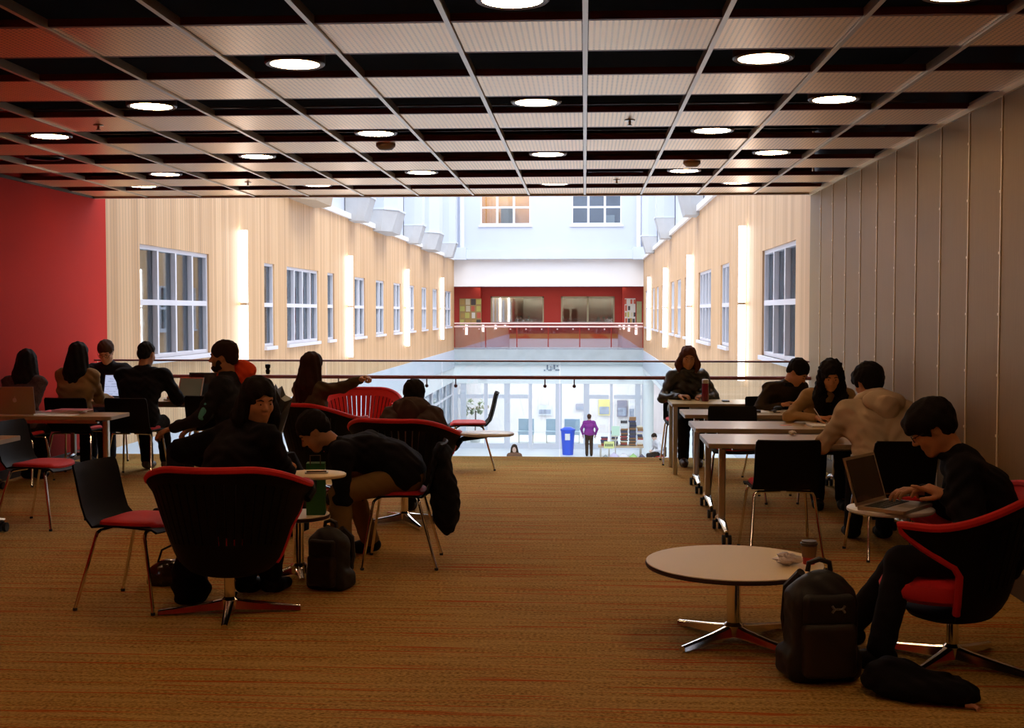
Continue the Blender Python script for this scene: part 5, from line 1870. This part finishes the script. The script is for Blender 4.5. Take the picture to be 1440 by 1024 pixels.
pb['sd']('jacket_lining', [cone(e2 + v3(.02, -.035, .02), e2 + (a_ - e2) * .45 + v3(-.01, -.045, .0), .030, .022, .02)], .008, TEAL)

# --- laptop tables at the left
person('man with glasses and short brown hair behind the far laptop table', (-5.14, 13.0, .545), -86, (8, 20), 0, (2, 28), .02, .98, .19, wl=(-4.96, 12.58, .735), wr=(-5.3, 12.58, .735), skin='light',
       top=BLK2, legs=DENIM, hair='short', hcol=(0.05, 0.022, 0.010), glasses=True, h=.008)
person('man in black coat with dark red collar seen from behind at the laptops', (-4.36, 11.62, .55), 86, (14, 26), 0, (-5, 14), .02, 1.0, .215, wl=(-4.48, 12.13, .735), wr=(-4.16, 12.10, .735), skin='tan',
       top=BLK, legs=BLK, hair='crop', hcol=HAIRB, bulk=1.2, el=v3(-.1, -.3, -1), collar=DRED, fl=(-4.45, 12.15), fr=(-4.25, 12.15), shoes=mat('sneaker', (.10, .08, .08), rough=.6))
person('woman with long black hair in tan jacket facing the bright laptop', (-4.99, 11.64, .55), 84, (4, 14), 0, (-6, 8), .0, .95, .17, wl=(-5.04, 12.10, .74), wr=(-4.84, 12.08, .74), er=v3(.1, -.3, -1), el=v3(-.1, -.3, -1), skin='light',
       top=cloth('tan_jacket', (0.30, 0.18, 0.075)), legs=BLK, hair='long', hcol=HAIRB, female=True, bulk=1.05)
person('dark haired woman in speckled cardigan beside the red wall', (-5.265, 11.05, .54), 90, (10, 24), 0, (0, 18), .0, .92, .165, wl=(-5.34, 11.27, .64), wr=(-5.20, 11.27, .64), hipw=.75, el=v3(.1, -.6, -1), er=v3(-.1, -.6, -1), fl=(-5.33, 11.34), fr=(-5.21, 11.34), skin='light',
       top=mat('speckled_knit', (0.06, 0.03, 0.025), rough=.9, var=.9, vscale=60), legs=BLK, hair='long', hcol=HAIRB, female=True, bulk=1.0)

# --- people far below
person('person in purple sweater standing by the blue recycling bin', (xf(829, 49.0), 49.0, ZL + .90), 92, (0, 2), 0, (0, 4), 0, 1.0, .19, standing=True, skin='far', top=PURPLE, legs=cloth('brown_black', (.035, .022, .02)), hair='short', hcol=(.06, .03, .02), h=.014, hc=.016, bulk=1.1)
person('dark haired woman in brown top standing in the atrium below', (xf(723.5, 38.0), 38.0, ZL + .88), -90, (0, 2), 0, (0, 0), 0, .97, .17, standing=True, skin='far', top=BROWN, legs=BLK, hair='long', hcol=(.02, .012, .01), h=.014, hc=.016)
person('distant reader in white shirt seated beyond the lower column', (2.80, 45.3, ZL + .56), 200, (10, 25), 0, (0, 30), 0, 1.0, .19, skin='far', top=cloth('white_shirt', (.6, .58, .62)), legs=BLK2, hair='short', hcol=HAIRB, h=.014, hc=.016)


# ------------------------------------------------------------------ bags and coats
def rotz(a):
    c, s_ = math.cos(a), math.sin(a)
    return np.array([[c, s_, 0], [-s_, c, 0], [0, 0, 1]])


BAG = mat('backpack_nylon', (0.010, 0.008, 0.007), rough=.5, spec=.35, bump=.3, bscale=400)
BAG2 = mat('backpack_panel', (0.020, 0.015, 0.012), rough=.45, spec=.4)


def backpack(label, x, y, rz, emblem=False, sc=1.0, lean=0.0):
    t = thing('backpack', label, 'backpack', (x, y, 0), rz)
    q = lambda a: tuple(np.array(a) * sc)
    sdf_obj('body', [rb(q((0, 0, .20)), q((.095, .05, .14)), .045 * sc), ell(q((0, -.005, .36)), q((.128, .088, .105)), None, .05), rb(q((0, .02, .07)), q((.125, .075, .03)), .035 * sc, None, .03)], .008, BAG, t, wrinkle=.0025)
    sdf_obj('front_pocket', [rb(q((0, -.095, .15)), q((.085, .02, .085)), .03 * sc)], .007, BAG2, t, wrinkle=.0015)
    sdf_obj('upper_pocket', [rb(q((0, -.085, .315)), q((.085, .015, .04)), .026 * sc)], .007, BAG, t)
    MB().tube([q((-.115, -.072, .10)), q((-.115, -.078, .29)), q((-.088, -.078, .375)), q((0, -.075, .41)), q((.088, -.078, .375)), q((.115, -.078, .29)), q((.115, -.072, .10))], .005, 6).obj('zip', mat('zip', (.03, .025, .02), rough=.3), t, True)
    MB().tube([q((-.05, .02, .455)), q((-.045, .02, .49)), q((0, .02, .505)), q((.045, .02, .49)), q((.05, .02, .455))], .012, 8).obj('handle', BAG2, t, True)
    for sx in (-1, 1):
        MB().tube([q((sx * .06, .07, .44)), q((sx * .09, .15, .36)), q((sx * .10, .16, .22)), q((sx * .10, .10, .06))], [.02, .024, .02, .012], 8).obj('strap', BAG, t, True)
    if emblem:
        e = MB()
        for s_ in (-1, 1):      # two mirrored arcs that cross: the sports emblem
            pts = [(.030 * math.sin(a) + .03, -.128, .325 + s_ * (.030 - .030 * math.cos(a)) - s_ * .003) for a in np.linspace(-1.15, 1.15, 13)]
            e.tube([q(p_) for p_ in pts], [.001 + .0035 * abs(math.sin(i / 12 * math.pi - math.pi / 2)) + .001 for i in range(13)], 6)
        e.obj('emblem', mat('emblem_grey', (.22, .20, .18), rough=.4, metal=.3), t, True)
    return t


backpack('black backpack with grey emblem standing against the coffee table', 1.03, 5.34, R(10), True, 1.03)
backpack('black backpack on the carpet between the lounge chairs', -1.47, 6.93, R(-20), False, .78)
# jacket on the floor
t = thing('jacket', 'black jacket lying crumpled on the carpet beside the emblem backpack', 'jacket', (1.38, 5.09, 0))
sdf_obj('cloth', [ell((0, 0, .05), (.22, .13, .055), rotz(R(-18)), .05), ell((-.08, .06, .08), (.12, .09, .07), None, .05), ell((.12, -.06, .05), (.12, .08, .05), rotz(R(-40)), .04), cone((.02, .02, .06), (.20, .06, .03), .05, .03, .04), ell((0, 0, -.05), (.6, .6, .053), None, .005, '-')], .009, BLK, t, wrinkle=.007, wfreq=(41, 53, 37))
MB().tube([(.16, -.13, .012), (.19, -.15, .016), (.20, -.17, .01)], .011, 8).obj('lining_tag', mat('salmon_tag', (.62, .26, .15)), t, True)
# coat on the back of the bending man's chair
t = thing('jacket', 'black jacket hung over the back of the bending man\'s chair', 'jacket', (-.90, 7.66, .20))
sdf_obj('cloth', [ell((0, 0, .30), (.07, .20, .27), None, .05), ell((.04, -.02, .18), (.075, .17, .19), None, .05), ell((0, 0, .50), (.05, .18, .07), None, .04)], .010, BLK, t, wrinkle=.006)
# dark coat heap under the front lounge chair and glossy bag beside it
t = thing('tote_bag', 'black cloth bag slumped on the carpet under the front lounge chair', 'bag', (-2.17, 6.56, 0))
sdf_obj('body', [ell((0, 0, .14), (.10, .10, .15), None, .05), ell((.01, 0, .06), (.10, .11, .07), None, .04), ell((0, 0, -.06), (.6, .6, .063), None, .005, '-')], .010, BLK, t, wrinkle=.006)
MB().tube([(-.06, 0, .28), (-.05, 0, .36), (.05, 0, .36), (.06, 0, .28)], .008, 6).obj('handle', BLK, t, True)
t = thing('handbag', 'glossy black and gold handbag on the carpet by the empty chair', 'bag', (-2.42, 6.98, 0))
sdf_obj('body', [ell((0, 0, .075), (.13, .08, .075), None, .04), rb((0, 0, .04), (.10, .05, .01), .03, None, .03)], .008, mat('gold_black_patent', (.035, .022, .008), rough=.18, spec=.7, var=.9, vscale=16), t, wrinkle=.004)
MB().tube([(-.08, 0, .13), (-.06, .01, .20), (0, .01, .23), (.06, .01, .20), (.08, 0, .13)], .007, 6).obj('handle', BLACKPL, t, True)
# green bag on the low table
t = thing('paper_bag', 'dark green upright paper bag on the low round table', 'bag', (-1.61, 7.22, .385), R(8))
MB().box(-.055, .055, -.05, .05, 0, .31).obj('body', mat('bag_green', (.012, .10, .018), rough=.6, var=.15, vscale=6), t)
MB().tube([(-.03, -.05, .30), (-.03, -.055, .36), (.03, -.055, .36), (.03, -.05, .30)], .004, 6).obj('handle', BASEB, t, True)
# spiky dark plastic bag standing on a chair behind the black coat
t = thing('plastic_bag', 'dark crumpled bag with pointed folds rising behind the black coat', 'bag', (-2.12, 8.55, 0))
mb = MB()
OUT = [(-.16, .50), (-.13, .80), (-.15, .93), (-.09, 1.02), (-.075, 1.09), (-.04, 1.02), (-.03, 1.075), (.0, 1.01), (.05, .985), (.02, .90), (-.02, .78), (-.06, .66), (-.02, .50)]
n = len(OUT)
mid = [(-.09 + .0, y) for x, y in OUT]
vs, fs = [], []
for k, (x, z) in enumerate(OUT):
    vs += [(x, .015 * math.sin(k * 2.3), z), (lerp(x, -.07, .35), -.07 + .025 * math.sin(k * 1.9), z * .97 + .01), (lerp(x, -.07, .35), .07 + .02 * math.sin(k * 2.7), z * .97 + .01)]
c0 = len(vs)
vs += [(-.07, -.085, .82), (-.07, .085, .82)]
for k in range(n):
    a, b = 3 * k, 3 * ((k + 1) % n)
    fs += [(a, b, b + 1, a + 1), (a, a + 2, b + 2, b), (a + 1, b + 1, c0), (a + 2, c0 + 1, b + 2)]
mb.add(vs, fs)
mb.obj('folds', mat('dark_film', (.014, .011, .010), rough=.4), t)
MB().lathe([(.05, 0), (.16, .05), (.17, .25), (.13, .46), (.06, .6)], n=14).obj('body', BLK2, t, True)
# sacks and bags in front of the book stall
for i, (px_, y_, r0, col, nm) in enumerate(((864, 47.9, .19, (.58, .52, .70), 'lilac'), (877.5, 47.9, .18, (.70, .68, .76), 'pale grey'), (891, 47.9, .16, (.35, .55, .22), 'lime green'), (903, 47.9, .14, (.12, .10, .14), 'dark'), (852, 47.7, .14, (.25, .28, .30), 'slate'))):
    t = thing('cloth_bag', '%s cloth bag heaped on the floor before the book stall' % nm, 'bag', (xf(px_, y_), y_, ZL))
    sdf_obj('body', [ell((0, 0, r0 * .6), (r0, r0 * .7, r0 * .65), None, .05), ell((0, 0, -.1), (2, 2, .1), None, .005, '-')], .03, cloth('sack_%d' % i, col), t, wrinkle=.01)
    MB().tube([(-r0 * .4, 0, r0 * 1.1), (0, 0, r0 * 1.5), (r0 * .4, 0, r0 * 1.1)], .02, 6).obj('handle', cloth('sack_%d' % i, col), t, True)
